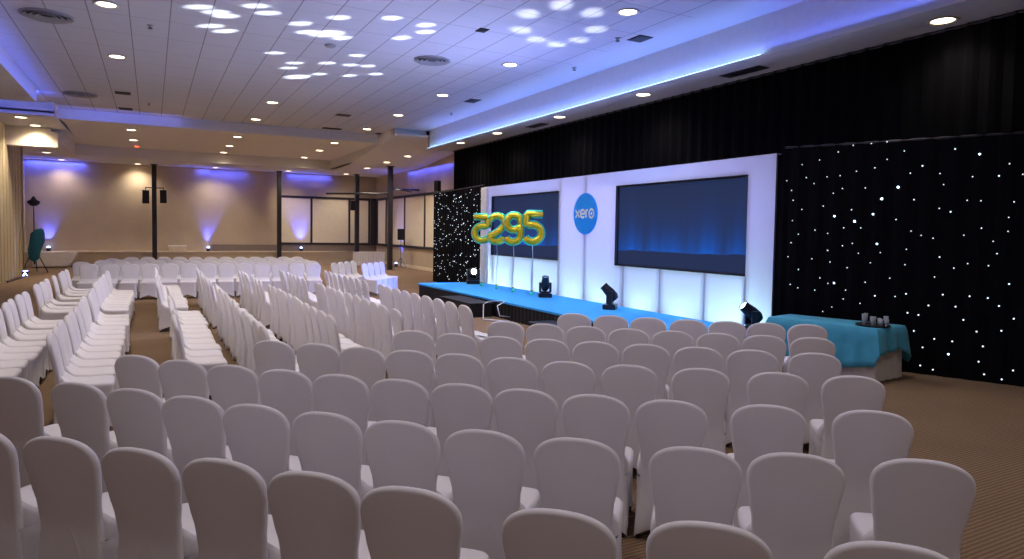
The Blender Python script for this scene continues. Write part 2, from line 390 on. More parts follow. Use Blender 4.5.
# speaker on a pole stand by the right wall
ss = spk('loudspeaker', (11.45, 33.5, 1.76), -0.35, 'black speaker on a thin stand before the right wall', w=0.36, d=0.32, h=0.58)
st = empty('speaker_stand', (11.45, 33.5, 0))
bm = bmesh.new(); tube(bm, [(0, 0, 0.06), (0, 0, 1.46)], 0.018); obj('pole', bm, M['metal'], st)
for a in (0.4, 2.5, 4.6):
    bm = bmesh.new(); tube(bm, [(0, 0, 0.55), (0.38 * math.cos(a), 0.38 * math.sin(a), 0.015)], 0.014, 8); obj('leg', bm, M['metal'], st)
tag(st, 'black tripod stand holding up the speaker by the right wall', 'stand')

# ------------------------------------------------------------------ ceiling lights
DL0 = empty('downlight'); 
bm = bmesh.new(); lathe(bm, [(0.15, 0.0), (0.205, -0.004), (0.215, -0.016), (0.20, -0.022), (0.155, -0.012), (0.15, 0.0)], 24); obj('trim_ring', bm, M['rimring'], DL0, True)
bm = bmesh.new(); lathe(bm, [(0, -0.006), (0.15, -0.006), (0.15, 0.0), (0, 0.0)], 24); obj('lamp_disc', bm, M['lamp'], DL0)
used = False
WARM = (1.0, 0.86, 0.70)
P_MAIN = 250.0
def downlight(x, y, z, label, e=1.0, group='ceiling downlights', light=True):
    global used
    bpy.context.view_layer.update()
    o = DL0 if not used else copy_tree(DL0)
    used = True
    o.location = (x, y, z)
    tag(o, label, 'downlight', group)
    if light: spot('downlight_beam', (x, y, z - 0.05), (x, y, 0), P_MAIN * e * 1.2, WARM, 135, 0.9, 0.14)
ordn = ['first', 'second', 'third', 'fourth', 'fifth', 'sixth', 'seventh', 'eighth', 'ninth', 'tenth', 'eleventh', 'twelfth', 'thirteenth', 'fourteenth', 'fifteenth', 'sixteenth', 'seventeenth', 'eighteenth', 'nineteenth', 'twentieth', 'twenty-first', 'twenty-second', 'twenty-third', 'twenty-fourth', 'twenty-fifth', 'twenty-sixth']
for xi, (x, side) in enumerate(((-0.68, 'left'), (3.39, 'middle'), (7.52, 'right'))):
    ys = [26.2, 22.4, 18.4, 14.2, 9.75]
    n = 0
    for y in ys:
        if side == 'left' and not 14 < y < 20 or side == 'middle' and y < 22: continue
        downlight(x, y, ZC, f'round warm downlight, {ordn[n]} from the far step in the {side} line of the tiled ceiling'); n += 1
n = 0
for y, x in ((22.6, 9.95), (19.7, 9.98), (15.95, 10.02), (12.35, 10.02), (5.85, 10.3)):
    downlight(x, y, ZS, f'round warm downlight, {ordn[n]} from the far end of the soffit above the black drape', 0.35 if y > 6 else 0.25); n += 1
for i, (x, y, z) in enumerate(((-0.64, 29.2, ZF), (-0.64, 32.6, ZF), (3.05, 28.9, ZF), (3.08, 32.3, ZF), (3.1, 35.3, ZF), (6.8, 28.5, ZF), (6.85, 31.6, ZF), (6.87, 35.2, ZF))):
    row, side = (('nearest the step', 'second from the step') if i < 2 else ('nearest the step', 'second from the step', 'third from the step'))[i if i < 2 else (i - 2) % 3], ('left' if i < 2 else 'middle' if i < 5 else 'right')
    downlight(x, y, z, f'round warm downlight {row}, {side} line of the plain far ceiling', 1.0)
for i, (x, y) in enumerate(((-0.6, 39.1), (3.0, 38.7), (6.63, 38.3), (9.8, 38.3))):
    downlight(x, y, ZL, f'small warm downlight close to the far wall, {ordn[i]} from the left', 0.65)
for i, (x, y) in enumerate(((9.75, 33.9), (9.91, 31.2), (10.32, 29.39))):
    downlight(x, y, min(5.70 - 0.0832 * max(0, y - 25.15), 5.36) if y < 32 else ZL, f'warm downlight in the low ceiling by the right wall, {ordn[i]} from the far wall', 0.8)
downlight(-3.6, 29.15, 5.5, 'warm downlight just in front of the lit ceiling box on the left', 1.3)
downlight(-3.75, 27.2, 5.5, 'warm downlight nearest the camera in the strip above the left wall', 0.5)
downlight(-4.0, 35.5, ZL, 'warm downlight beyond the lit ceiling box beside the left wall', 0.5)
downlight(-3.8, 39.0, ZL, 'warm downlight in the far left corner by the blue lit wall', 0.4)
# the same grid carries on overhead and behind the camera, outside the frame: only its light matters
for x in (-0.68, 3.39, 7.52):
    for y in (18.4, 14.2, 9.75, 5.6, 1.5, -2.6):
        if (x < 0 and 14 < y < 18.5) or (x > 7 and y > 9) or (x > 0 and x < 7 and y > 20): continue
        spot('downlight_beam', (x, y, ZC - 0.05), (x, y, 0), P_MAIN * (1.25 if y > 8 else 0.5), WARM if y > 8 else (1.0, 0.88, 0.80), 135, 0.9, 0.14)

# ------------------------------------------------------------------ ceiling fittings
def diffuser(x, y, r, label):
    t = empty('round_air_diffuser', (x, y, ZC))
    bm = bmesh.new(); lathe(bm, [(r, 0), (r, -0.03), (r - 0.03, -0.035), (r - 0.06, -0.01), (r - 0.06, 0)], 32); obj('frame', bm, M['ventgrey'], t, True)
    bm = bmesh.new()
    for q in (0.30, 0.52, 0.74):
        lathe(bm, [(r * q, -0.005), (r * q + 0.06, -0.05), (r * q + 0.065, -0.045), (r * q + 0.01, -0.003)], 32)
    obj('louvre_rings', bm, M['ventgrey'], t, True)
    bm = bmesh.new(); lathe(bm, [(0, -0.004), (r - 0.06, -0.004), (r - 0.06, -0.001), (0, -0.001)], 32); obj('dark_core', bm, M['vent'], t)
    tag(t, label, 'vent', 'round ceiling air diffusers')
diffuser(5.77, 14.78, 0.42, 'round grey air diffuser beside the patches of stage light on the ceiling')
diffuser(-1.71, 15.52, 0.44, 'round air diffuser in the near left corner of the tiled ceiling')
diffuser(-1.87, 24.24, 0.46, 'round air diffuser at the far left of the tiled ceiling')
def slot(x, y, z, w, d, label):
    t = empty('ceiling_vent', (x, y, z))
    bm = bmesh.new(); box(bm, -w / 2, w / 2, -d / 2, d / 2, -0.012, 0); obj('frame', bm, M['metal'], t)
    bm = bmesh.new()
    for k in range(4): box(bm, -w / 2 + 0.02, w / 2 - 0.02, -d / 2 + 0.02 + k * (d - 0.04) / 4, -d / 2 + 0.02 + (k + 0.85) * (d - 0.04) / 4, -0.022, -0.013)
    obj('slats', bm, M['vent'], t)
    tag(t, label, 'vent', 'dark ceiling vents')
slot(8.75, 10.93, ZC, 0.34, 0.42, 'black square vent nearest the camera at the edge of the ceiling tiles')
slot(8.62, 18.69, ZC, 0.34, 0.55, 'black vent midway along the edge of the ceiling tiles by the fascia')
slot(5.89, 23.48, ZC, 0.5, 0.4, 'small dark ceiling vent left of a downlight before the step')
slot(6.3, 26.85, ZC, 0.75, 0.35, 'long dark ceiling vent left of the last right downlight')
slot(8.5, 27.1, ZC, 0.7, 0.3, 'long dark ceiling vent at the step beside the stage fascia')
slot(-0.72, 23.33, ZC, 0.42, 0.4, 'dark ceiling vent beyond the left pair of downlights')
slot(-0.74, 26.4, ZC, 0.42, 0.4, 'dark ceiling vent closest to the far step on the left')
slot(5.76, 12.08, ZC, 0.2, 0.25, 'small black ceiling vent among the right patches of light')
slot(10.25, 17.6, ZS, 0.3, 0.9, 'dark slot vent in the soffit between second and third downlights')
slot(10.27, 9.6, ZS, 0.3, 1.0, 'dark slot vent in the soffit beyond the nearest drape downlight')
def sprinkler(x, y, z, label):
    t = empty('sprinkler', (x, y, z))
    bm = bmesh.new(); lathe(bm, [(0, 0), (0.06, 0), (0.055, -0.015), (0.02, -0.02), (0.018, -0.06), (0, -0.06)], 16); obj('rose', bm, M['ventgrey'], t)
    bm = bmesh.new(); lathe(bm, [(0, -0.07), (0.045, -0.07), (0.045, -0.06), (0, -0.06)], 12); obj('deflector', bm, M['metal'], t)
    tag(t, label, 'sprinkler', 'ceiling sprinklers')
sprinkler(0.01, 15.2, ZC, 'small ceiling sprinkler between the first tile lines near the long light streaks')
sprinkler(-0.04, 24.74, ZC, 'small ceiling sprinkler near the far step on the left')
sprinkler(8.35, 11.14, ZC, 'small sprinkler beside the nearest black square vent')
sprinkler(8.95, 13.63, ZC, 'small dark sprinkler on the blue lit ceiling margin')
sprinkler(8.9, 21.0, ZC, 'small sprinkler on the ceiling margin near the bulkhead end')
t = empty('smoke_detector', (3.42, 14.76, ZC))
bm = bmesh.new(); lathe(bm, [(0, 0), (0.12, 0), (0.12, -0.02), (0.09, -0.05), (0, -0.055)], 20); obj('housing', bm, M['ventgrey'], t, True)
tag(t, 'round grey smoke detector just below the brightest ceiling patch', 'detector')
t = empty('warning_lamp', (-0.55, 35.0, ZF))
bm = bmesh.new(); lathe(bm, [(0, 0), (0.10, 0), (0.09, -0.05), (0, -0.06)], 16); obj('red_dome', bm, M['red'], t, True)
tag(t, 'small red glowing lamp on the far ceiling left of the speaker post', 'lamp')

# LED strip on the bulkhead lip
def led_strip(x0, x1, y0, y1, z0, z1, label):
    o = obj('led_strip', B(x0, x1, y0, y1, z0, z1), M['led']); bm = bmesh.new()
    box(bm, x0 - 0.004, x1 + 0.004, y0, y1, z0 - 0.008, z0 - 0.001); obj('channel', bm, M['ventgrey'], o)
    tag(o, label, 'light strip'); return o
led_strip(9.59, 9.66, 8.6, 25.0, ZS - 0.012, ZS + 0.02, 'glowing blue white light strip along the bottom of the stage fascia')
area('fascia_glow', (9.60, 14.4, ZS + 0.06), (9.10, 14.4, 6.4), 55, (0.09, 0.17, 1.0), 19.5, 0.08, roll=(0, 1, 0))
area('cove_glow_left', (-2.72, 17, 5.56), (-2.9, 17, 5.9), 22, (0.08, 0.14, 1.0), 16, 0.05, roll=(0, 1, 0))
area('recess_glow_left', (-3.7, 24.1, 5.75), (-3.7, 26.4, 5.72), 22, (0.08, 0.14, 1.0), 1.6, 0.1, roll=(1, 0, 0))

# ------------------------------------------------------------------ stage
SX0, SX1, SY0, SY1, SZ = 7.07, 9.06, 7.5, 19.1, 0.40
stg = empty('stage', (8.1, 13.3, 0))
bm = bmesh.new(); box(bm, SX0 - 8.1, SX1 - 8.1, SY0 - 13.3, SY1 - 13.3, SZ - 0.045, SZ, bevel=0.008); obj('deck', bm, M['deck'], stg)
bm = bmesh.new()
def pleat_strip(bm, p0, p1, z0, z1, amp, pitch, inward=None, zseg=1):
    p0 = Vector(p0); p1 = Vector(p1); d = p1 - p0; L = d.length; d.normalize(); nn = Vector((-d.y, d.x))
    n = max(2, int(L / pitch * 4)); rows = []
    for j in range(zseg + 1):
        z = z0 + (z1 - z0) * j / zseg; row = []
        for i in range(n + 1):
            s = L * i / n; a = amp * math.sin(2 * PI * s / pitch + 0.6 * math.sin(s * 1.7))
            p = p0 + d * s + nn * a
            row.append(bm.verts.new((p.x, p.y, z)))
        rows.append(row)
    for a, b_ in zip(rows, rows[1:]):
        for i in range(n): bm.faces.new((a[i], a[i + 1], b_[i + 1], b_[i]))
    return bm
cx, cy = 8.1, 13.3
x0, x1, y0, y1 = SX0 - cx + 0.03, SX1 - cx - 0.02, SY0 - cy + 0.03, SY1 - cy - 0.03
for a, b_ in (((x0, y0), (x1, y0)), ((x1, y1), (x0, y1)), ((x0, y1), (x0, y0))): pleat_strip(bm, a, b_, 0.0, SZ - 0.046, 0.012, 0.16)
obj('skirt', bm, M['deckside'], stg)
tag(stg, 'long low stage with bright blue deck and black skirt', 'stage')
# steps and their rail
t = empty('stage_step', (6.74, 14.9, 0))
obj('tread', B(-0.30, 0.30, -0.95, 0.95, 0.30, 0.33, bevel=0.006), M['deckside'], t); obj('box_body', B(-0.28, 0.28, -0.93, 0.93, 0, 0.30), M['deckside'], t)
tag(t, 'black box step against the front of the blue stage', 'step')
t = empty('hand_rail', (6.72, 13.35, 0))
bm = bmesh.new(); tube(bm, [(0.28, 0.15, 0.415), (-0.05, 0.15, 0.415), (-0.17, 0.13, 0.36), (-0.2, 0.08, 0.03), (-0.16, 0.02, 0.012), (0.1, -0.18, 0.012), (0.26, -0.3, 0.012)], 0.014, 8); obj('bent_tube', bm, M['chrome'], t, True)
bm = bmesh.new(); tube(bm, [(0.28, -0.02, 0.415), (0.1, -0.02, 0.33), (0.1, -0.14, 0.12), (0.3, -0.26, 0.1)], 0.012, 8); obj('brace', bm, M['chrome'], t, True)
bm = bmesh.new(); tube(bm, [(0.28, 0.15, 0.415), (0.28, -0.05, 0.415)], 0.013, 8); obj('top_bar', bm, M['chrome'], t, True)
tag(t, 'bent chrome step rail beside the black box step', 'rail')
t = empty('stage_step', (6.75, 10.9, 0))
obj('tread', B(-0.28, 0.28, -0.40, 0.40, 0.22, 0.25, bevel=0.006), M['metal'], t); obj('box_body', B(-0.26, 0.26, -0.38, 0.38, 0, 0.22), M['deckside'], t)
tag(t, 'second black step further along the stage front, behind the chairs', 'step')

# ------------------------------------------------------------------ backdrop set with two screens
PX = 9.1
YE = [7.74, 8.33, 12.08, 14.45, 18.27, 18.82]
ZE = [0.0, 1.28, 3.05, 3.36]
bd = empty('stage_backdrop', (PX, 13.28, 0))
bm = bmesh.new()
def quad(bm, y0, y1, z0, z1, x=0.0, n=1):
    v = [bm.verts.new(p) for p in ((x, y0, z0), (x, y1, z0), (x, y1, z1), (x, y0, z1))]
    bm.faces.new(v)
for i in range(5):
    for j in range(3):
        if j == 1 and i in (1, 3): continue
        quad(bm, YE[i] - 13.28, YE[i + 1] - 13.28, ZE[j], ZE[j + 1])
bmesh.ops.remove_doubles(bm, verts=bm.verts, dist=1e-4)
fb = obj('stretched_fabric', bm, M['fabric'], bd)
bm = bmesh.new()      # reveals round the screen openings and the outer returns
for a, b_ in ((8.33, 12.08), (14.45, 18.27)):
    a -= 13.28; b_ -= 13.28
    for y in (a, b_): box(bm, 0.004, 0.09, y - 0.004, y + 0.004, 1.28, 3.05)
    for z in (1.28, 3.05): box(bm, 0.004, 0.09, a, b_, z - 0.004, z + 0.004)
box(bm, 0.004, 0.03, YE[0] - 13.28 - 0.004, YE[0] - 13.28 + 0.012, 0, 3.36); box(bm, 0.004, 0.12, YE[5] - 13.28 - 0.012, YE[5] - 13.28 + 0.004, 0, 3.36)
box(bm, 0.004, 0.12, YE[0] - 13.28, YE[5] - 13.28, 3.35, 3.364)
obj('return_frame', bm, M['reveal'], bd)
for y in (8.33, 9.30, 10.55, 11.75, 13.26, 14.4, 15.75, 16.9, 18.15):
    bm = bmesh.new(); box(bm, 0.012, 0.09, y - 13.28 - 0.025, y - 13.28 + 0.025, 0, 1.26 if not 12.1 < y < 14.44 else 3.34); obj('frame_rib', bm, M['rib'], bd)
obj('end_column', B(-0.10, -0.004, 18.45 - 13.28, 18.82 - 13.28, 0.405, 3.34, bevel=0.02), M['white'], bd)
tag(bd, 'wide white backlit stage set wall with openings for two screens', 'backdrop')
for (a, b_, nm) in ((8.33, 12.08, 'right'), (14.45, 18.27, 'left')):
    w = b_ - a - 0.04; h = 1.735
    t = empty('projection_screen', (PX + 0.075, (a + b_) / 2, 2.165), -PI / 2)
    bm = bmesh.new(); box(bm, -w / 2, w / 2, -0.006, 0.006, -h / 2, h / 2); obj('picture_surface', bm, screen_mat('screen_picture_' + nm, w, h, nm == 'left'), t)
    bm = bmesh.new()
    for q in ((-w / 2 - 0.008, -w / 2 + 0.02, -h / 2, h / 2), (w / 2 - 0.02, w / 2 + 0.008, -h / 2, h / 2), (-w / 2, w / 2, h / 2 - 0.02, h / 2 + 0.008), (-w / 2, w / 2, -h / 2 - 0.008, -h / 2 + 0.02)):
        box(bm, q[0], q[1], -0.014, 0.03, q[2], q[3])
    obj('border', bm, M['plastic'], t)
    tag(t, 'wide screen showing a dark blue picture, ' + ('right of the round sign, nearest the table' if nm == 'right' else 'left of the round sign, behind the number balloons'), 'screen', 'stage screens')
# round sign
t = empty('round_sign', (PX - 0.03, 13.21, 2.45), rot=(0, -PI / 2, 0))
bm = bmesh.new(); lathe(bm, [(0, -0.018), (0.475, -0.018), (0.49, -0.008), (0.49, 0.012), (0.48, 0.02), (0, 0.02)], 64); obj('disc', bm, M['logo'], t, 30)
t2 = empty('tmp'); bpy.data.objects.remove(t2)
bm = bmesh.new()
# lettering in the sign's own frame: local X is up, local Y runs to the viewer's left -> right handled below
def stroke(pts, r=0.026):
    tube(bm, [(v, -u, 0.024) for u, v in pts], r, 8)
def arc(cx_, cy_, r, a0, a1, n=24):
    return [(cx_ + r * math.cos(math.radians(a0 + (a1 - a0) * i / n)), cy_ + r * math.sin(math.radians(a0 + (a1 - a0) * i / n))) for i in range(n + 1)]
r0 = 0.092
stroke([(-0.385, r0), (-0.215, -r0)]); stroke([(-0.385, -r0), (-0.215, r0)])
stroke([(-0.085 - r0, 0.0), (-0.085 + r0, 0.0)]); stroke(arc(-0.085, 0, r0, 0, 315))
stroke([(0.055, -r0), (0.055, r0)]); stroke([(0.055, 0.03)] + arc(0.055 + 0.075, 0.012, 0.078, 170, 90, 8))
stroke(arc(0.275, 0, r0 + 0.006, 0, 360)); stroke(arc(0.275, 0, 0.022, 0, 360, 12), 0.016)
for v in bm.verts: v.co.z = 0.0205 + (v.co.z - 0.02) * 0.12
obj('lettering', bm, M['white'], t)
bm = bmesh.new(); tube(bm, [(0.49, 0, -0.005), (0.80, 0, -0.012)], 0.005, 6); obj('hanging_wire', bm, M['ribbon'], t)
tag(t, 'round bright blue sign reading xero between the two stage screens', 'sign')

# ------------------------------------------------------------------ drapes and star cloths
bm = bmesh.new(); pleat_strip(bm, (10.72, YN + 0.1), (10.72, 25.0), 0.0, ZS - 0.005, 0.025, 0.32)
o = obj('black_drape', bm, M['black']); sm = o.modifiers.new('thick', 'SOLIDIFY'); sm.thickness = 0.006
bm = bmesh.new(); tube(bm, [(10.72, YN + 0.1, ZS - 0.03), (10.72, 25.0, ZS - 0.03)], 0.025, 8); obj('hanging_rail', bm, M['metal'], o)
tag(o, 'tall plain black drape hanging from the soffit behind the stage set', 'curtain')
STARS=[(-0.04,3.29,1),(0.28,3.15,1),(0.54,3.21,1),(0.81,3.32,1),(1.02,3.41,1),(1.27,3.42,1),(1.48,3.43,1),(1.71,3.28,1),(1.49,3.17,1),(1.33,3.05,1),(1.08,3.01,1),(0.85,2.95,1),(0.66,2.94,1),(0.47,2.84,1),(0.35,2.94,1),(0.05,2.9,1),(0.13,2.74,1),(0.16,2.58,1),(0.3,2.43,1),(0.62,2.48,1),(0.76,2.68,1),(0.89,2.75,1),(1.21,2.75,1),(1.03,2.42,1),(0.79,2.32,2),(1.08,2.24,3),(0.93,2.14,1),(1.17,2.14,1),(1.33,2.35,2),(1.44,2.58,3),(1.65,2.75,3),(1.8,2.95,1),(1.95,3.05,1.5),(2.17,2.93,1),(2.22,2.77,1),(2.34,3.27,1.3),(2.63,3.18,2),(2.56,2.87,1),(2.86,2.87,1.3),(2.97,3.03,1),(3.12,2.88,1),(2.51,2.54,1),(2.67,2.53,1),(3.04,2.51,1),(2.99,2.3,1),(1.86,2.56,1),(2.18,2.43,1),(2.32,2.38,1.6),(1.64,2.27,1),(1.84,2.1,1),(1.97,2.04,1),(2.12,2.0,1),(2.49,2.05,1),(2.69,2.15,1),(2.99,2.11,1),(2.83,1.97,1),(2.88,1.8,1),(2.79,1.63,1),(2.55,1.65,1),(2.39,1.58,1),(2.21,1.73,1.5),(2.16,1.44,1),(1.78,1.6,1),(1.79,1.83,1),(1.4,1.9,2),(1.45,1.77,1),(1.32,1.61,1),(1.15,1.75,1),(1.06,1.9,1),(0.92,1.86,1),(0.7,2.05,1),(0.51,2.1,1),(0.71,1.78,1),(0.75,1.6,1),(1.0,1.52,1),(0.48,1.64,1),(0.28,1.46,1),(0.11,1.66,1),(0.15,1.89,1),(0.26,2.03,1),(0.16,2.25,1),(0.61,1.34,1),(1.59,1.39,1),(0.16,1.21,1),(0.28,1.16,1),(0.54,1.14,1),(0.73,1.26,1),(0.82,1.27,2.3),(0.99,1.17,1),(0.96,1.03,1),(1.26,1.31,1),(1.4,1.11,1.3),(1.2,0.98,1),(0.8,0.89,1),(0.67,0.81,1),(1.27,0.8,1),(1.67,1.12,1),(1.81,1.17,1),(2.1,1.02,1),(2.27,1.19,1),(2.59,1.19,1.3),(2.8,1.18,1),(3.03,1.39,1),(2.93,1.08,1),(2.43,1.03,1),(2.53,0.85,1),(1.84,0.89,1),(1.98,0.87,1),(1.93,0.63,1),(3.1,0.92,1),(2.97,0.74,1),(2.69,0.7,1),(2.19,0.54,1),(2.41,0.53,1),(2.05,0.4,1),(2.77,0.5,1),(2.37,0.34,2.4),(2.03,0.13,1.6),(2.19,0.09,1),(2.73,0.28,1),(2.8,0.11,1),(3.0,0.07,1),(3.12,0.21,1)]
def star_cloth(name, path, ztop, label):
    o = None
    bm = bmesh.new()
    for a, b_ in zip(path, path[1:]): pleat_strip(bm, a, b_, 0.0, ztop, 0.015, 0.30)
    bmesh.ops.remove_doubles(bm, verts=bm.verts, dist=0.02)
    o = obj(name, bm, M['starfab']); sm = o.modifiers.new('thick', 'SOLIDIFY'); sm.thickness = 0.006
    tag(o, label, 'curtain', 'starlit black cloths')
    bm = bmesh.new()
    for a, b_ in zip(path, path[1:]): tube(bm, [(a[0], a[1], ztop - 0.02), (b_[0], b_[1], ztop - 0.02)], 0.02, 8)
    obj('top_rail', bm, M['metal'], o)
    return o
W0, W1 = Vector((9.15, 7.62)), Vector((10.45, 4.6))
dW = (W1 - W0).normalized(); nW = Vector((dW.y, -dW.x)); nW = nW if nW.x < 0 else -nW
rc = star_cloth('star_cloth', [tuple(W0), tuple(W1), (10.62, 3.6), (10.62, -2.0)], 3.46, 'black star cloth with scattered bright lights behind the teal table')
def star_mesh(name, m, r):
    bm = bmesh.new(); bmesh.ops.create_icosphere(bm, subdivisions=1, radius=r)
    me = bpy.data.meshes.new(name); bm.to_mesh(me); bm.free(); me.materials.append(m); return me
smesh = star_mesh('star_light', M['star'], 0.0095); bmesh_ = star_mesh('star_light_bright', M['bigstar'], 0.015); cmesh = star_mesh('star_light_far', M['star'], 0.013)
kept = sorted(STARS, key=lambda s: -s[2]); extra = bmesh.new()
for i, (s, z, k) in enumerate(kept):
    if s < 0.03: continue
    p = W0 + dW * s + nW * 0.026
    if i < 100:
        o = bpy.data.objects.new('star_light', bmesh_ if k >= 1.9 else smesh); o.location = (p.x, p.y, z); link(o, rc)
        if k > 1 and k < 1.9: o.scale = (1.3,) * 3
        if k >= 2.9: o.scale = (1.25,) * 3
    else:
        bmesh.ops.create_icosphere(extra, subdivisions=1, radius=0.0125, matrix=Matrix.Translation((p.x, p.y, z)))
for i in range(45):
    bmesh.ops.create_icosphere(extra, subdivisions=1, radius=0.0125, matrix=Matrix.Translation((10.62 - 0.03, random.uniform(-1.9, 3.5), random.uniform(0.1, 3.4))))
o = obj('star_lights', extra, M['star'], rc); o['kind'] = 'stuff'
L0, L1 = Vector((9.15, 18.86)), Vector((9.75, 24.6)); dL = (L1 - L0).normalized(); nL = Vector((-dL.y, dL.x)); nL = nL if nL.x < 0 else -nL
lc = star_cloth('star_cloth', [tuple(L0), tuple(L1)], 3.46, 'black star cloth dense with tiny lights at the far end of the stage')
extra = bmesh.new(); LL = (L1 - L0).length; n = 0
for i in range(230):
    s = random.uniform(0.1, LL - 0.08); z = random.uniform(0.1, 3.42); p = L0 + dL * s + nL * 0.03
    if n < 100 and z > 0.4:
        o = bpy.data.objects.new('star_light', cmesh); o.location = (p.x, p.y, z); link(o, lc); o.scale = (random.choice((0.8, 1, 1.3)),) * 3; n += 1
    else: bmesh.ops.create_icosphere(extra, subdivisions=1, radius=random.choice((0.009, 0.012, 0.016)), matrix=Matrix.Translation((p.x, p.y, z)))
o = obj('star_lights', extra, M['star'], lc); o['kind'] = 'stuff'
s4 = spk('loudspeaker', (10.02, 24.95, 3.76), -1.0, 'dark speaker peeping over the far end of the star cloth', w=0.2, d=0.2, h=0.42)
t = empty('speaker_stand', (10.02, 24.95, 0))
bm = bmesh.new(); tube(bm, [(0, 0, 0.02), (0, 0, 3.54)], 0.02, 8); obj('pole', bm, M['metal'], t); obj('base_plate', B(-0.12, 0.2, -0.1, 0.1, 0, 0.02), M['metal'], t)
tag(t, 'dark pole stand behind the far star cloth under a speaker', 'stand')

# ------------------------------------------------------------------ moving head lights
def moving_head(x, y, z, pan, tilt, lit, label, k=1.0):
    t = empty('moving_head_light', (x, y, z), pan)
    obj('base', B(-0.19 * k, 0.19 * k, -0.15 * k, 0.15 * k, 0.0, 0.12 * k, bevel=0.02 * k), M['headplast'], t)
    bm = bmesh.new()
    box(bm, -0.15 * k, 0.15 * k, -0.06 * k, 0.06 * k, 0.12 * k, 0.17 * k, bevel=0.01)
    for s in (-1, 1): box(bm, s * 0.15 * k - 0.03 * k, s * 0.15 * k + 0.03 * k, -0.07 * k, 0.07 * k, 0.15 * k, 0.43 * k, bevel=0.012)
    obj('yoke', bm, M['headplast'], t)
    bm = bmesh.new(); lathe(bm, [(0, -0.21 * k), (0.07 * k, -0.20 * k), (0.115 * k, -0.12 * k), (0.12 * k, 0.02 * k), (0.10 * k, 0.17 * k), (0.098 * k, 0.235 * k), (0.085 * k, 0.235 * k), (0.08 * k, 0.21 * k), (0, 0.21 * k)], 20)
    hd = obj('head', bm, M['headplast'], t, 40); hd.location = (0, 0, 0.38 * k); hd.rotation_euler = (tilt, 0, 0)
    bm = bmesh.new(); lathe(bm, [(0, 0.232 * k), (0.05 * k, 0.228 * k), (0.08 * k, 0.215 * k), (0, 0.213 * k)], 20)
    obj('lens', bm, M['lens'] if lit else M['dimlens'], hd, True)
    tag(t, label, 'stage light', 'moving head lights on the stage')
    d = Vector((0, -math.sin(tilt), math.cos(tilt))); d.rotate(Euler((0, 0, pan)))
    return Vector((x, y, z + 0.38 * k)) + d * 0.26 * k
def aim(x, y, z, tx, ty, tz):
    dx, dy, dz = tx - x, ty - y, tz - z
    return math.atan2(dx, -dy) , math.atan2(math.hypot(dx, dy), dz)
# local head axis for tilt: (0,-sin,cos) turned by pan
H0 = (8.55, 18.35, SZ); H1 = (8.5, 14.05, SZ); H2 = (8.5, 11.40, SZ); H3 = (8.62, 7.72, SZ)
def mk(Hp, target, lit, label, k=1.0):
    p, ti = aim(Hp[0], Hp[1], Hp[2] + 0.38 * k, *target)
    return moving_head(*Hp, p, ti, lit, label, k)
a0 = mk(H0, (4.5, 6.0, 1.2), True, 'dark moving head with bright white lens before the far star cloth', 1.0)
a1 = mk(H1, (8.1, 13.2, 3.4), False, 'dark moving head standing upright on the stage under the left screen', 0.85)
a2 = mk(H2, (7.2, 12.7, 2.6), False, 'dark moving head tilted aside on the stage under the right screen edge', 0.9)
a3 = mk(H3, (6.9, 8.5, 2.2), True, 'dark moving head nearest the teal table, lens pointing up and left', 0.88)
GOBO=[(0.79,13.49),(1.08,13.64),(1.26,13.8),(1.06,14.63),(1.34,14.85),(1.67,12.9),(1.92,13.2),(2.57,13.53),(3.12,12.78),(3.99,12.29),(4.69,12.36),(4.85,12.79),(4.57,13.44),(3.17,13.95),(2.79,14.04),(3.51,14.09),(2.49,16.09),(4.16,15.32),(3.06,16.8),(3.03,17.39),(3.73,16.38),(4.27,16.27),(3.4,18.27),(3.81,17.65),(4.53,17.4),(5.06,16.86),(4.65,16.15),(6.05,10.77),(6.3,10.06),(7.01,10.13),(6.41,11.69),(7.01,12.12),(7.55,12.18),(7.76,11.66),(7.64,10.9)]
for i, (gx, gy) in enumerate(GOBO):
    src = a1 if i >= 27 else (a3 if i < 16 else a2)
    d = (Vector((gx, gy, ZC)) - src).length
    cosi = (ZC - src.z) / d
    big = i in (13, 22)
    ang = math.degrees(2 * math.atan((0.27 if i >= 27 else 0.17 if not big else 0.27) / d))
    spot('gobo_beam', src, (gx, gy, ZC), ((40.0 if i >= 27 else 75.0) * d * d / max(cosi, 0.3)) * (1.3 if big else 1.0), (0.86, 0.92, 1.0), max(ang, 1.0), 0.95, 0.015)

# backlights of the set: LED floods standing behind the fabric
for i, y in enumerate((8.05, 8.82, 9.92, 11.15, 12.6, 13.8, 15.1, 16.3, 17.5, 18.5)):
    t = empty('led_flood', (9.95, y, 0), PI / 2)
    obj('housing', B(-0.15, 0.15, -0.09, 0.09, 0.06, 0.24, bevel=0.015), M['plastic'], t)
    obj('glass_front', B(-0.13, 0.13, 0.091, 0.097, 0.08, 0.22), M['bluelamp'], t)
    bm = bmesh.new(); tube(bm, [(-0.17, 0, 0.15), (-0.17, 0, 0.01), (0.17, 0, 0.01), (0.17, 0, 0.15)], 0.01, 6); obj('bracket', bm, M['metal'], t)
    tag(t, f'small LED flood hidden behind the white set wall, {ordn[i]} from the table end', 'stage light', 'floods behind the set')
    spot('set_backlight', (9.80, y, 0.30), (9.1, y, 0.80), 50 * (1.25 if y > 14 else 1.0), (0.50, 0.86, 1.0), 120, 0.9, 0.10)
area('set_wash', (10.45, 13.28, 2.4), (9.1, 13.28, 2.3), 190, (0.34, 0.36, 1.0), 11.0, 1.6, roll=(0, 1, 0))

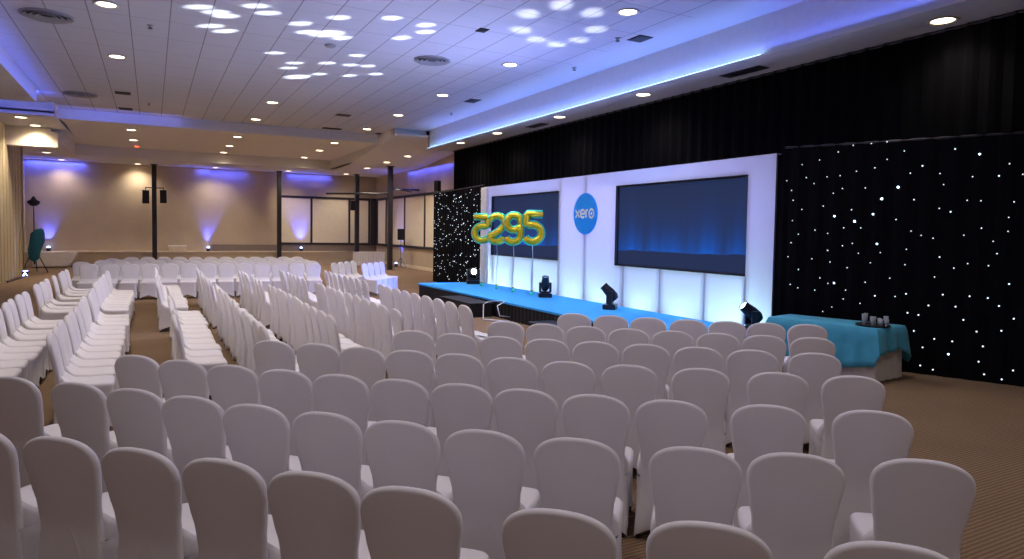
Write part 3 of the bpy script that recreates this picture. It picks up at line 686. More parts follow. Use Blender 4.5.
# ------------------------------------------------------------------ number balloons
def outline_tube(bm, pts, r, flat=0.8):
    tube(bm, [(p[0], 0, p[1]) for p in pts], r, 12)
def arcp(cx_, cz, rx, rz_, a0, a1, n=14):
    return [(cx_ + rx * math.cos(math.radians(a0 + (a1 - a0) * i / n)), cz + rz_ * math.sin(math.radians(a0 + (a1 - a0) * i / n))) for i in range(n + 1)]
FIVE = [(0.25, 0.38), (-0.14, 0.38), (-0.17, 0.34), (-0.18, 0.10), (-0.10, 0.10)] + arcp(0.0, -0.13, 0.22, 0.23, 100, -150, 18)
NINE = arcp(0.0, 0.17, 0.19, 0.21, -20, 340, 20) + [(0.19, 0.06), (0.18, -0.12)] + arcp(-0.02, -0.18, 0.20, 0.20, 10, -160, 12)
TWO = arcp(0.0, 0.17, 0.20, 0.21, 160, -40, 14) + [(0.05, -0.08), (-0.12, -0.20)] + arcp(0.0, -0.22, 0.19, 0.17, 170, 350, 14)
def balloon(x, y, z, shape, mirror, label, rz, weight):
    t = empty('number_balloon', (x, y, z), rz)
    pts = [(-p[0] if mirror else p[0], p[1] * 0.93) for p in shape]
    bm = bmesh.new(); outline_tube(bm, pts, [0.06] + [0.078] * (len(pts) - 2) + [0.06]); obj('foil_body', bm, M['gold'], t, True)
    bm = bmesh.new()
    rr = 0.108
    outline_tube(bm, pts, rr)
    for v in bm.verts: v.co.y = v.co.y * 0.10 + 0.02
    obj('edge_light_flange', bm, M['teal_foil'], t, True)  # flange whose teal carries blue stage light reflected along the edges
    bm = bmesh.new(); tube(bm, [(0, 0.0, -0.42), (0.015, 0, -0.8), (-0.01, 0, -1.2), (0.0, 0, SZ + 0.13 - z)], 0.008, 6); obj('ribbon', bm, M['ribbon'], t)
    tag(t, label, 'balloon', 'foil number balloons over the stage')
    w = empty('balloon_weight', (x, y, SZ))
    bm = bmesh.new(); lathe(bm, [(0, 0), (0.04, 0), (0.045, 0.05), (0.018, 0.09), (0, 0.095)], 12); obj('foil_wrap', bm, M['teal_foil'], w, True)
    bm = bmesh.new(); lathe(bm, [(0.018, 0.088), (0.04, 0.12), (0.03, 0.125), (0, 0.10)], 10); obj('gathered_top', bm, M['gold'], w, True)
    tag(w, weight, 'balloon weight', 'balloon weights on the stage')
bl = ['leftmost gold foil number balloon, a reversed five, before the star cloth', 'second gold foil number balloon from the left, overlapping the white column',
      'third gold foil number balloon from the left, shaped like a nine', 'rightmost gold foil number balloon, a five in front of the left screen']
wl = ['small foil weight under the leftmost balloon ribbon', 'small foil weight under the second balloon ribbon', 'small foil weight under the third balloon ribbon', 'small foil weight closest to the forward facing stage light']
for i, ((x, y, z), shp, mir) in enumerate((((8.45, 17.55, 2.06), FIVE, True), ((8.45, 16.60, 2.08), TWO, False), ((8.45, 15.62, 2.08), NINE, False), ((8.45, 14.62, 2.09), FIVE, False))):
    balloon(x, y, z, shp, mir, bl[i], -0.55 + 0.05 * i, wl[i])

# ------------------------------------------------------------------ teal table
FR, BR, BLc, FLc = Vector((8.70, 5.64)), Vector((9.44, 5.70)), Vector((8.98, 7.28)), Vector((8.32, 7.14))
ZT = 0.75
def lerp2(u, v): return FR * (1 - u) * (1 - v) + BR * u * (1 - v) + FLc * (1 - u) * v + BLc * u * v
t = empty('banquet_table', tuple(lerp2(.5, .5)) + (0,))
c0 = lerp2(.5, .5)
bm = bmesh.new()
def prism(bm, pl, z0, z1):
    a = [bm.verts.new((p.x - c0.x, p.y - c0.y, z0)) for p in pl]; b_ = [bm.verts.new((p.x - c0.x, p.y - c0.y, z1)) for p in pl]
    for i in range(len(pl)): bm.faces.new((a[i], a[(i + 1) % len(pl)], b_[(i + 1) % len(pl)], b_[i]))
    bm.faces.new(a[::-1]); bm.faces.new(b_)
prism(bm, [lerp2(*q) for q in ((.02, .01), (.98, .01), (.98, .99), (.02, .99))], ZT - 0.04, ZT - 0.006)
obj('table_top', bm, M['cream'], t)
bm = bmesh.new(); ring = [lerp2(*q) for q in ((.08, .03), (.92, .03), (.92, .97), (.08, .97))]
for a, b_ in zip(ring, ring[1:] + ring[:1]):
    d = (b_ - a); out = Vector((d.y, -d.x)).normalized() * 0.05
    n = int(d.length / 0.03); top = []; bot = []; un = d.normalized(); a = a - un * 0.045; b_ = b_ + un * 0.045; d = b_ - a
    for i in range(n + 1):
        p = a + d * i / n; w = 0.012 * math.sin(i * 1.25)
        q = p + out * 0.2; r_ = p + out * (0.9 + w * 20 * 0.05) + out.normalized() * w
        top.append(bm.verts.new((q.x - c0.x, q.y - c0.y, ZT - 0.03))); bot.append(bm.verts.new((r_.x - c0.x, r_.y - c0.y, 0.015)))
    for i in range(n): bm.faces.new((bot[i], bot[i + 1], top[i + 1], top[i]))
obj('white_undercloth', bm, M['whitecloth'], t, True)
for q in ((.08, .05), (.92, .05), (.92, .95), (.08, .95)):
    p = lerp2(*q) - c0; bm = bmesh.new(); tube(bm, [(p.x, p.y, 0), (p.x, p.y, ZT - 0.04)], 0.018, 8); obj('leg', bm, M['metal'], t)
tag(t, 'banquet table draped to the floor in white cloth beneath the teal cloth', 'table')
# overlay cloth: flat top, folded edges, hem lower at the corners
bm = bmesh.new(); N = 120; rings = []
def rect_pt(s, off):
    # walk round the table outline with rounded corners; off = outward offset
    cs = [lerp2(0, 0), lerp2(1, 0), lerp2(1, 1), lerp2(0, 1)]
    L_ = [(cs[(i + 1) % 4] - cs[i]).length for i in range(4)]; T = sum(L_); s = (s % 1.0) * T
    for i in range(4):
        if s <= L_[i] or i == 3:
            d = (cs[(i + 1) % 4] - cs[i]).normalized(); o_ = Vector((d.y, -d.x)); p = cs[i] + d * s
            e = min(s, L_[i] - s); k = max(0, 1 - e / 0.16)            # 1 at a corner
            dirn = o_
            if k > 0:
                j = (i - 1) % 4 if s < L_[i] / 2 else (i + 1) % 4
                d2 = (cs[(j + 1) % 4] - cs[j]).normalized(); o2 = Vector((d2.y, -d2.x)); dirn = (o_ + o2 * 0.95 * k).normalized()
            return p, dirn, k, e, i
        s -= L_[i]
for lev in range(8):
    row = []
    for q in range(N):
        p, dn, k, e, side = rect_pt(q / N, 0)
        far_c = (side == 0 and (p - BR).length < 0.25) or (side == 1 and (p - BR).length < 0.25)
        near_c = max(0, 1 - (p - FR).length / 0.5)
        drop = {0: 0.30, 1: 0.40, 2: 0.40, 3: 0.60}[side] + (0.14 * max(0, 1 - (p - BR).length / 0.22)) - (0.10 * near_c if side == 3 else -0.05 * near_c)
        f = lev / 7.0
        if lev == 0: off, z = 0.0, ZT + 0.002
        elif lev == 1: off, z = 0.010, ZT - 0.006
        else:
            ff = (lev - 1) / 6.0
            fold = 0.016 * math.sin(q * 0.9) * ff + 0.05 * k * ff
            off, z = 0.028 + 0.045 * ff + fold, ZT - 0.006 - drop * ff
        pp = p + dn * off
        row.append(bm.verts.new((pp.x, pp.y, z)))
    rings.append(row)
for a, b_ in zip(rings, rings[1:]):
    for i in range(N): bm.faces.new((a[i], a[(i + 1) % N], b_[(i + 1) % N], b_[i]))
bm.faces.new(rings[0])
o = obj('tablecloth', bm, M['teal'], None, 50); sm = o.modifiers.new('thick', 'SOLIDIFY'); sm.thickness = 0.003; sm.offset = 1
tag(o, 'teal blue cloth draped over the long table by the star cloth', 'tablecloth')
# tray of glasses
tp = lerp2(.37, .12)
t = empty('serving_tray', (tp.x, tp.y, ZT + 0.006))
bm = bmesh.new(); lathe(bm, [(0, 0), (0.21, 0), (0.225, 0.018), (0.22, 0.02), (0.205, 0.006), (0, 0.006)], 32); obj('plate', bm, M['plastic'], t, True)
bm = bmesh.new(); lathe(bm, [(0.222, 0.016), (0.229, 0.02), (0.222, 0.024), (0.216, 0.02), (0.222, 0.016)], 32); obj('rim', bm, M['plastic'], t, True)
tag(t, 'round black tray holding drinking glasses on the teal table', 'tray')
def glass(x, y, z, h, r, label, grp):
    bm = bmesh.new(); lathe(bm, [(0, 0), (r * 0.8, 0), (r, h), (r - 0.004, h), (r * 0.8 - 0.004, 0.01), (0, 0.01)], 16)
    o = obj('drinking_glass', bm, M['glass'], None, True); o.location = (x, y, z); tag(o, label, 'glass', grp); return o
zt = ZT + 0.0135
GL = [(-0.02, 0.10, .15, 'tall glass at the far left of the black tray'), (0.06, 0.13, .15, 'tall glass at the back left of the black tray'), (-0.09, 0.05, .15, 'tall glass at the front left of the black tray'),
      (-0.05, -0.03, .11, 'short glass at the front middle of the black tray'), (0.03, 0.03, .12, 'glass in the centre of the black tray'), (0.10, 0.05, .11, 'short glass at the back middle of the black tray'),
      (0.0, -0.10, .10, 'short glass at the front right of the black tray'), (0.08, -0.03, .10, 'short glass right of centre on the black tray'), (0.08, -0.12, .095, 'short glass at the far right of the black tray')]
for dx, dy, h, lb in GL: glass(tp.x + dx * 1.2, tp.y + dy * 1.2, zt, h, 0.028, lb, 'glasses on the tray')
q = lerp2(.90, .13); glass(q.x, q.y, ZT + 0.006, 0.11, 0.034, 'single glass standing alone right of the tray on the teal cloth', None)

# ------------------------------------------------------------------ far-end furniture
t = empty('cloth_table', (-4.05, 37.6, 0))
bm = bmesh.new()
prof = [(-0.75, 0.05), (-0.75, 0.72), (0.9, 0.72), (0.96, 0.68), (0.85, 0.35), (0.62, 0.05)]
for yv in (-0.4, 0.4): pass
a = [bm.verts.new((p[0], -0.4, p[1])) for p in prof]; b_ = [bm.verts.new((p[0], 0.4, p[1])) for p in prof]
bm.faces.new(a); bm.faces.new(b_[::-1])
for i in range(len(prof)): bm.faces.new((a[i], b_[i], b_[(i + 1) % len(prof)], a[(i + 1) % len(prof)]))
bmesh.ops.bevel(bm, geom=list(bm.edges), offset=0.03, segments=2, affect='EDGES')
obj('white_cover', bm, M['whitecloth'], t, 40)
for sx in (-0.6, 0.5):
    bm = bmesh.new(); tube(bm, [(sx, 0, 0), (sx, 0, 0.1)], 0.03, 8); obj('leg', bm, M['metal'], t)
tag(t, 'white covered table with a slanting end in the far left corner', 'table')
t = empty('cloth_table', (10.65, 36.6, 0))
obj('table_top', B(-0.82, 0.82, -0.38, 0.38, 0.70, 0.74, bevel=0.01), M['whitecloth'], t)
bm = bmesh.new()
for a, b_ in (((-0.8, -0.37), (0.8, -0.37)), ((0.8, -0.37), (0.8, 0.37)), ((0.8, 0.37), (-0.8, 0.37)), ((-0.8, 0.37), (-0.8, -0.37))): pleat_strip(bm, a, b_, 0.02, 0.70, 0.022, 0.15)
obj('pleated_skirt', bm, M['whitecloth'], t, True)
tag(t, 'white table with a pleated skirt between the two right posts', 'table')
t = empty('white_box', (1.2, YB - 0.3, 0.70))
obj('carton', B(-0.42, 0.42, -0.2, 0.2, 0, 0.24, bevel=0.01), M['cream'], t); obj('lid', B(-0.44, 0.44, -0.22, 0.22, 0.24, 0.29, bevel=0.008), M['white'], t)
tag(t, 'pale box standing on the ledge right of the speaker post', 'box')
def uplight(x, y, z, label, tx, ty, tz, e):
    t = empty('floor_uplight', (x, y, z))
    bm = bmesh.new(); lathe(bm, [(0, 0.02), (0.08, 0.02), (0.09, 0.08), (0.085, 0.17), (0.07, 0.17), (0.07, 0.15), (0, 0.15)], 16); obj('can', bm, M['plastic'], t, 40)
    bm = bmesh.new(); lathe(bm, [(0, 0.24), (0.05, 0.225), (0.075, 0.175), (0.07, 0.155), (0, 0.155)], 16); obj('lens', bm, M['bluelamp'], t, True)
    obj('foot_plate', B(-0.1, 0.1, -0.08, 0.08, 0, 0.02), M['metal'], t)
    tag(t, label, 'uplight', 'blue uplights along the walls')
    spot('uplight_beam', (x, y, z + 0.27), (tx, ty, tz), e, (0.06, 0.09, 1.0), 62, 1.0, 0.05)
uplight(-4.42, YB - 0.18, 0.70, 'small blue uplight on the ledge behind the far left covered table', -4.42, YB, 4.0, 420)
uplight(2.68, YB - 0.18, 0.70, 'small blue uplight on the ledge where the wall steps back', 2.75, YB + 0.05, 4.0, 420)
uplight(7.53, YB - 0.18, 0.70, 'small blue uplight on the ledge below the framed panels', 7.5, YB + .1, 4.0, 480)
uplight(11.7, 35.0, 0.0, 'small blue uplight at the foot of the right wall behind the speaker stand', 11.98, 35.0, 4.0, 420)
# blue glows washing down from the coves at the far wall
area('far_cove_left', (-4.1, YB - 0.15, 5.06), (-4.1, YB, 4.2), 34, (0.05, 0.08, 1.0), 2.4, 0.1, roll=(1, 0, 0))
area('far_cove_mid', (3.4, YB - 0.15, 5.06), (3.4, YB, 4.2), 24, (0.05, 0.08, 1.0), 2.4, 0.1, roll=(1, 0, 0))
area('far_cove_mid2', (8.0, YB - 0.05, 5.06), (8.0, YB + .12, 4.2), 20, (0.05, 0.08, 1.0), 2.4, 0.1, roll=(1, 0, 0))
area('far_cove_right', (XR - 0.15, 31.0, 5.06), (XR, 31.0, 4.2), 44, (0.05, 0.08, 1.0), 6.0, 0.1, roll=(0, 1, 0))
area('step_glow_left', (-1.0, 26.9, 5.86), (-1.0, 27.5, 5.75), 7, (0.16, 0.2, 1.0), 4.0, 0.1, roll=(1, 0, 0))

# tripod lamp stand by the left wall with a cloth flag, a floor light and its cable
t = empty('lamp_stand', (-4.22, 33.35, 0))
bm = bmesh.new(); tube(bm, [(0, 0, 0.35), (0, 0, 2.72)], [0.03, 0.018], 8); obj('pole', bm, M['metal'], t)
for a in (0.0, 3.1, 1.6):
    bm = bmesh.new(); tube(bm, [(0, 0, 1.05), (0.45 * math.cos(a), 0.8 * math.sin(a), 0.02)], 0.02, 8); obj('leg', bm, M['metal'], t)
bm = bmesh.new(); lathe(bm, [(0, 2.72), (0.10, 2.74), (0.22, 2.85), (0.23, 2.92), (0.1, 3.0), (0.04, 3.12), (0, 3.13)], 20); obj('lamp_head', bm, M['metal'], t, True)
tag(t, 'tall black tripod stand with a dark round head by the left wall', 'stand')
t = empty('cloth_flag', (-4.16, 33.17, 1.0))
bm = bmesh.new(); lathe(bm, [(0.001, -0.55), (0.17, -0.42), (0.22, -0.1), (0.26, 0.3), (0.24, 0.62), (0.12, 0.8), (0.001, 0.82)], 16)
for v in bm.verts: v.co.y *= 0.25; v.co.x += 0.16 * v.co.z + 0.03 * math.sin(v.co.z * 9)
obj('folded_cloth', bm, M['flag'], t, True)
bm = bmesh.new(); tube(bm, [(-0.1, 0.0, -0.5), (0.2, 0, 0.85)], 0.012, 6); obj('flag_stick', bm, M['metal'], t)
tag(t, 'teal folded fabric flag hanging on the tripod stand', 'flag')
t = empty('floor_uplight', (-4.2, 30.9, 0))
obj('can', B(-0.1, 0.1, -0.09, 0.09, 0.02, 0.22, bevel=0.02), M['plastic'], t)
bm = bmesh.new(); lathe(bm, [(0, 0.235), (0.085, 0.23), (0.085, 0.22), (0, 0.22)], 16); obj('lens', bm, M['bluelamp'], t)
bm = bmesh.new()
for yy in (-0.098, -0.091): bm.faces.new([bm.verts.new(p) for p in ((-0.08, yy, 0.05), (0.08, yy, 0.05), (0.0, yy, 0.20))])
obj('front_lens', bm, M['bluelamp'], t)
tag(t, 'bright floor light with glowing front by the left wall and tripod', 'uplight')
spot('uplight_beam', (-4.2, 30.9, 0.28), (-4.4, 31.4, 3), 60, (0.3, 0.35, 1), 60, 1.0, 0.05)
bm = bmesh.new(); tube(bm, [(-4.3, 28.0, 0.03), (-4.28, 29.0, 0.03), (-4.22, 30.0, 0.03), (-4.2, 30.72, 0.03), (-4.18, 30.8, 0.06)], 0.03, 8)
o = obj('power_cable', bm, M['plastic']); bm = bmesh.new(); tube(bm, [(-4.18, 30.78, 0.05), (-4.19, 30.805, 0.07)], 0.04, 8); obj('plug', bm, M['plastic'], o)
tag(o, 'thick black cable lying along the left wall to the floor light', 'cable')

# ------------------------------------------------------------------ covered chair
def back_y(z):          # middle plane of the backrest; forward is +y
    if z < 0.44: return -0.225 - 0.030 * ((0.44 - z) / 0.44)
    return -0.225 - 0.085 * max(0.0, (z - 0.44) / 0.51) ** 1.25
def back_w(z):
    pts = [(0.02, 0.221), (0.20, 0.208), (0.36, 0.194), (0.47, 0.186), (0.58, 0.192), (0.70, 0.212), (0.80, 0.226), (0.86, 0.227)]
    if z <= pts[0][0]: return pts[0][1]
    for (z0, w0), (z1, w1) in zip(pts, pts[1:]):
        if z <= z1:
            f = (z - z0) / (z1 - z0); f = f * f * (3 - 2 * f); return w0 + (w1 - w0) * f
    return pts[-1][1]
def backrest_bm():
    outl = []
    zb = [0.02, 0.10, 0.2, 0.3, 0.38, 0.43, 0.48, 0.54, 0.60, 0.66, 0.72, 0.77, 0.805]
    for z in zb: outl.append((back_w(z), z))
    zc_, a, bb, e = 0.81, 0.226, 0.14, 2.4
    for i in range(1, 24):
        th = PI * i / 24
        c, s = math.cos(th), math.sin(th)
        outl.append((a * math.copysign(abs(c) ** (2 / e), c), zc_ + bb * abs(s) ** (2 / e)))
    for z in zb[::-1]: outl.append((-back_w(z), z))
    for u in (-0.7, -0.4, -0.1, 0.1, 0.4, 0.7): outl.append((0.221 * u, 0.03 + 0.08 * (1 - abs(u)) ** 0.8))
    n = len(outl)
    bm = bmesh.new()
    P = [Vector(p) for p in outl]
    nor = []
    for i in range(n):
        t_ = (P[(i + 1) % n] - P[i - 1]).normalized(); nor.append(Vector((-t_.y, t_.x)))
    T = 0.022
    def ringv(pts, y):
        return [bm.verts.new((p.x, back_y(p.y) + y, p.y)) for p in pts]
    rings = []
    offs = [(0.019, 1.0), (0.012, 0.94), (0.006, 0.72), (0.0018, 0.42)]
    cen = Vector((0, 0.52))
    inner = [P[i] + nor[i] * 0.019 for i in range(n)]
    def shrink(f): return [Vector((p.x * f, cen.y + (p.y - cen.y) * f)) for p in inner]
    seq = [(shrink(0.2), -T - 0.010), (shrink(0.5), -T - 0.008), (shrink(0.8), -T - 0.003)]
    for o_, f in offs: seq.append(([P[i] + nor[i] * o_ for i in range(n)], -T * f))
    seq.append((P, 0.0))
    for o_, f in offs[::-1]: seq.append(([P[i] + nor[i] * o_ for i in range(n)], T * f))
    seq += [(shrink(0.8), T + 0.006), (shrink(0.5), T + 0.014), (shrink(0.2), T + 0.016)]
    for pts, y in seq: rings.append(ringv(pts, y))
    for a_, b_ in zip(rings, rings[1:]):
        for i in range(n): bm.faces.new((a_[i], a_[(i + 1) % n], b_[(i + 1) % n], b_[i]))
    for rg, y in ((rings[0], -T - 0.010), (rings[-1], T + 0.016)):
        c = bm.verts.new((0, back_y(0.52) + y, 0.52))
        for i in range(n): bm.faces.new((rg[i], rg[(i + 1) % n], c))
    return bm
def sring(bm, hx, y0, y1, zf, n=44, e=7.0):
    out = []
    for k in range(n):
        th = 2 * PI * k / n; c, s = math.cos(th), math.sin(th)
        u = math.copysign(abs(c) ** (2 / e), c); v = math.copysign(abs(s) ** (2 / e), s)
        out.append(bm.verts.new((hx * u, (y0 + y1) / 2 + (y1 - y0) / 2 * v, zf(u, v) if callable(zf) else zf)))
    return out
def seat_bm():
    bm = bmesh.new()
    rise = lambda y: 0.10 * max(0.0, min(1.0, (-0.08 - y) / 0.14)) ** 2
    prof = [(0.215, -0.225, 0.222, 0.405), (0.2175, -0.226, 0.228, 0.43), (0.216, -0.225, 0.226, 0.448), (0.208, -0.22, 0.218, 0.461), (0.192, -0.21, 0.20, 0.467), (0.13, -0.20, 0.13, 0.472), (0.06, -0.12, 0.06, 0.474)]
    rings = []
    for hx, y0, y1, z in prof:
        rg = sring(bm, hx, y0, y1, z)
        if z > 0.44:
            for v in rg: v.co.z += rise(v.co.y) * (1 if z > 0.455 else 0.5)
        rings.append(rg)
    n = len(rings[0])
    for a_, b_ in zip(rings, rings[1:]):
        for i in range(n): bm.faces.new((a_[i], a_[(i + 1) % n], b_[(i + 1) % n], b_[i]))
    bm.faces.new(rings[-1])
    return bm
def skirt_bm():
    bm = bmesh.new(); rings = []
    def hem(u, v):
        a = 1 - abs(u) if abs(v) > abs(u) else 1 - abs(v)
        return 0.018 + 0.10 * min(1, a * 1.25) ** 0.9 * (1 if abs(v) > abs(u) else 1.0)
    lv = [(0.187, -0.262, 0.20, 0.47, 0), (0.2145, -0.250, 0.2225, 0.41, 0), (0.212, -0.252, 0.219, 0.33, 0), (0.214, -0.258, 0.220, 0.2, 0), (0.219, -0.266, 0.226, 0.12, 0), (0.222, -0.272, 0.230, hem, 1)]
    lv = lv[1:]
    for hx, y0, y1, z, _ in lv: rings.append(sring(bm, hx, y0, y1, z, e=9.0))
    n = len(rings[0])
    # waist of the sides pulled in between front and rear legs
    for j, rg in enumerate(rings):
        if 0 < j:
            for v in rg:
                side = max(0, 1 - abs(v.co.y + 0.02) / 0.22)
                v.co.x *= 1 - 0.06 * side * min(1, j / 3)
                fr = max(0, 1 - abs(v.co.x) / 0.2)
                v.co.y -= (0.018 if v.co.y > 0 else -0.014) * fr * min(1, j / 3)
    for a_, b_ in zip(rings, rings[1:]):
        for i in range(n): bm.faces.new((a_[i], a_[(i + 1) % n], b_[(i + 1) % n], b_[i]))
    return bm
ch = empty('banquet_chair')
obj('backrest', backrest_bm(), M['chair'], ch, True)
obj('seat', seat_bm(), M['chair'], ch, True)
sk = obj('skirt', skirt_bm(), M['chair'], ch, 50)
for sx, sy in ((-1, 1), (1, 1), (-1, -1), (1, -1)):
    bm = bmesh.new(); tube(bm, [(sx * 0.192, sy * 0.20 - 0.02 + (0 if sy > 0 else -0.02), 0.0), (sx * 0.19, sy * 0.195 - 0.02, 0.40)], [0.014, 0.012], 8)
    obj('leg', bm, M['foot'], ch)
first = True; placed = []
def chair(cx_, cy_, facing, label, group):
    # (cx_, cy_) is where the crown of the back stands; facing = direction the sitter looks, radians from +x
    global first
    f = Vector((math.cos(facing), math.sin(facing)))
    o = ch if first else copy_tree(ch)
    first = False
    p = Vector((cx_, cy_)) + f * 0.305
    o.location = (p.x, p.y, 0); o.rotation_euler = (0, 0, facing - PI / 2)
    tag(o, label, 'chair', group); placed.append((p.x, p.y)); return o
bpy.context.view_layer.update()
rnd = random.Random(3)
ROWS_A = [
 [(2.25,1.36),(1.79,1.77),(1.35,2.11),(0.92,2.57),(0.60,2.92),(0.27,3.26),(-0.07,3.59),(-0.42,3.95),(-0.80,4.31)],
 [(3.23,1.83),(2.75,2.16),(2.365,2.445),(1.91,2.82),(1.54,3.15),(1.20,3.50),(0.87,3.85),(0.53,4.20),(0.21,4.57),(-0.11,4.93),(-0.45,5.28),(-0.86,5.66)],
 [(3.86,2.50),(3.38,2.87),(2.90,3.22),(2.54,3.54),(2.20,3.87),(1.87,4.19),(1.53,4.50),(1.19,4.82),(0.86,5.15),(0.53,5.49),(0.20,5.85),(-0.12,6.21)],
 [(4.69,3.20),(4.25,3.53),(3.81,3.90),(3.37,4.24),(2.99,4.56),(2.65,4.90),(2.31,5.23),(1.98,5.56),(1.65,5.88),(1.33,6.21),(0.99,6.54)],
 [(5.28,3.99),(4.87,4.34),(4.51,4.66),(4.15,4.98),(3.79,5.30),(3.43,5.62),(3.08,5.94),(2.74,6.28),(2.41,6.64)],
 [(6.07,4.62),(5.70,4.93),(5.35,5.24),(5.00,5.56),(4.65,5.88),(4.31,6.22),(3.98,6.57),(3.65,6.92)],
 [(6.90,5.33),(6.54,5.63),(6.19,5.92),(5.84,6.22),(5.50,6.57),(5.17,6.91),(4.84,7.26)]]
rown = ['nearest', 'second', 'third', 'fourth', 'fifth', 'sixth', 'seventh']
for ri, r in enumerate(ROWS_A):
    for ci, (x, y) in enumerate(r):
        fa = math.radians(47 + rnd.uniform(-2.0, 2.0))
        if ri == 6: rown_txt = 'row by the stage'
        lab = f'white covered chair, {ordn[ci]} from the right end of the {rown[ri]} row, diagonal near block' if ri < 6 else f'white covered chair, {ordn[ci]} from the right in the front row beside the teal table'
        chair(x, y, fa, lab, f'chairs in the diagonal near block, {rown[ri]} row')
RB = [(-1.75, 8.05, 18.9), (-0.87, 7.75, 18.6), (0.24, 8.40, 19.3), (1.03, 7.55, 19.1), (1.93, 8.2, 18.0), (2.85, 8.55, 17.6), (3.88, 8.65, 17.4)]
rowb = ['row along left wall', 'row left of aisle', 'first row right of aisle', 'second row right of aisle', 'third row right of aisle', 'fourth row right of aisle', 'stage front row']
for ri, (x, ya, yb) in enumerate(RB):
    y = ya; n = 0; gap_done = False
    wall_row = [8.05, 8.54, 9.03, 9.52, 10.0, 10.48, 11.05, 11.55, 12.25, 12.73] if ri == 0 else None
    wall_far = [14.3, 14.85, 15.65, 16.65, 17.5, 18.15, 18.8]
    while y < yb:
        if ri == 0:
            if not gap_done and n >= len(wall_row): gap_done = True; n = 0
            if gap_done and n >= len(wall_far): break
            y = (wall_far if gap_done else wall_row)[n]
        jx, jr = rnd.uniform(-0.025, 0.025), math.radians(rnd.uniform(-2.0, 2.0))
        xs = x + jx
        if gap_done: xs -= 0.14 if ri == 2 else 0.03
        far = 'far' if gap_done else 'near'
        chair(xs, y, jr + (math.radians(-3) if gap_done else 0), f'stage-facing white chair, {ordn[n]} from the {"gap" if gap_done else "front"}, {far} half of {rowb[ri]}', f'sideways block, {rowb[ri]}, {far} half')
        n += 1
        if ri == 0: continue
        y += 0.482 + rnd.uniform(0, 0.012)
        if not gap_done and y > (12.9 if ri == 6 else 13.55): y += 0.62; gap_done = True; n = 0
rowf = ['front', 'second', 'third', 'fourth', 'rearmost']
for ri, (y0, nn, x0) in enumerate(((21.35, 13, -1.5), (22.5, 14, -1.75), (23.65, 13, -1.3), (24.8, 12, -1.1), (25.95, 12, -0.6))):
    for k in range(nn):
        x = x0 + 0.485 * k
        chair(x, y0 - 0.13 * (x + 1.5) * (0.5 if ri else 0.8) + rnd.uniform(-0.02, 0.02), math.radians(-92 + rnd.uniform(-2, 2) - 3), f'white chair facing the camera, {ordn[k]} from the left, {rowf[ri]} row of far block', f'far block, {rowf[ri]} row')
for ri, (x0, y0, nn) in enumerate(((5.75, 20.30, 4), (4.98, 20.92, 4))):
    for k in range(nn):
        chair(x0 + 0.30 * k, y0 + 0.385 * k, math.radians(-38 + rnd.uniform(-1.5, 1.5)), f'bluish white chair, {ordn[k]} from near end, {("front", "back")[ri]} angled row by stage corner', 'angled far chairs by the stage corner')
# papers left on the first seat of the stage front row
t = empty('paper_sheets', (3.88 + 0.37, 8.65 + 0.02, 0.494), 0.3)
obj('top_sheet', B(-0.105, 0.105, -0.148, 0.148, 0.004, 0.006), M['paper'], t); o = obj('lower_sheet', B(-0.105, 0.105, -0.148, 0.148, 0.0, 0.0035), M['paper'], t); o.rotation_euler = (0, 0, 0.25)
tag(t, 'white paper sheets lying on a front row seat beside the stage', 'paper')

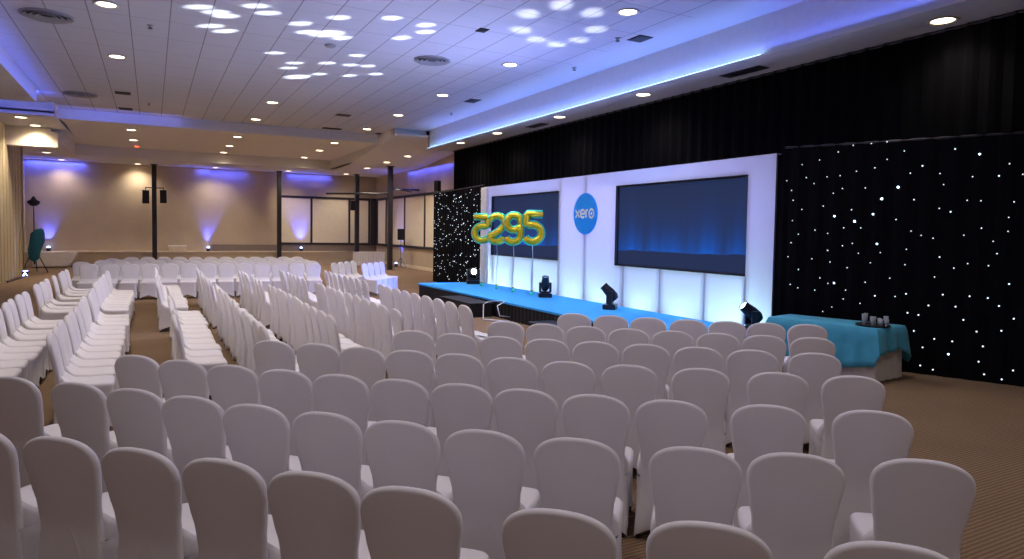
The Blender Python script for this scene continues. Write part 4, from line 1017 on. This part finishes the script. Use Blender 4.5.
# coloured stage light spilling on the far chairs and the left rows
spot('stage_spill', a0 + Vector((-0.1, 0.1, 0.1)), (6.2, 20.4, 0.4), 650, (0.12, 0.22, 1.0), 75, 1.0, 0.08)
spot('stage_spill', (9.3, 15.0, 5.05), (2.0, 15.0, 0.5), 1000, (0.52, 0.50, 1.0), 95, 1.0, 0.2)
spot('stage_fill', (8.2, 17.0, 5.85), (8.75, 15.5, 0.9), 520, (0.30, 0.52, 1.0), 75, 1.0, 0.2)  # added spots with no fixture, cooling the sign, set wall and deck
spot('stage_fill', (8.2, 11.0, 5.85), (8.75, 10.8, 0.9), 520, (0.30, 0.52, 1.0), 75, 1.0, 0.2)

# wide soft fill spots added at the moving heads to tint the ceiling
spot('ceiling_fill', a2, (2.6, 14.5, ZC), 950, (0.50, 0.56, 1.0), 95, 1.0, 0.05)
spot('ceiling_fill', a1, (6.2, 12.0, ZC), 560, (0.26, 0.34, 1.0), 80, 1.0, 0.05)
spot('ceiling_fill', a3, (0.0, 2.2, ZC), 1650, (0.46, 0.41, 1.0), 85, 1.0, 0.05)  # added fill, bouncing lavender off the ceiling onto the near chair backs

# ------------------------------------------------------------------ world, camera, colour
w = bpy.data.worlds.new('world'); sc.world = w; w.use_nodes = True
w.node_tree.nodes['Background'].inputs['Color'].default_value = (0.5, 0.5, 0.7, 1); w.node_tree.nodes['Background'].inputs['Strength'].default_value = 0.0
cam = bpy.data.cameras.new('camera'); co = bpy.data.objects.new('camera', cam); link(co)
cam.sensor_fit = 'HORIZONTAL'; cam.sensor_width = 36.0; cam.lens = 670.0 / 1024 * 36.0; cam.shift_y = -17.5 / 1024; cam.clip_end = 200
yaw, pitch, roll = math.radians(28.3), math.radians(2.6), math.radians(-0.9)
fw = Vector((math.sin(yaw) * math.cos(pitch), math.cos(yaw) * math.cos(pitch), -math.sin(pitch)))
rt = Vector((math.cos(yaw), -math.sin(yaw), 0)); dn = fw.cross(rt)
r2 = rt * math.cos(roll) + dn * math.sin(roll); d2 = dn * math.cos(roll) - rt * math.sin(roll)
co.matrix_world = Matrix(((r2.x, -d2.x, -fw.x, 0), (r2.y, -d2.y, -fw.y, 0), (r2.z, -d2.z, -fw.z, HC), (0, 0, 0, 1)))
sc.camera = co
sc.view_settings.view_transform = 'Standard'; sc.view_settings.look = 'None'; sc.view_settings.gamma = 1.0
sc.view_settings.exposure = 0.10; sc.view_settings.use_curve_mapping = False
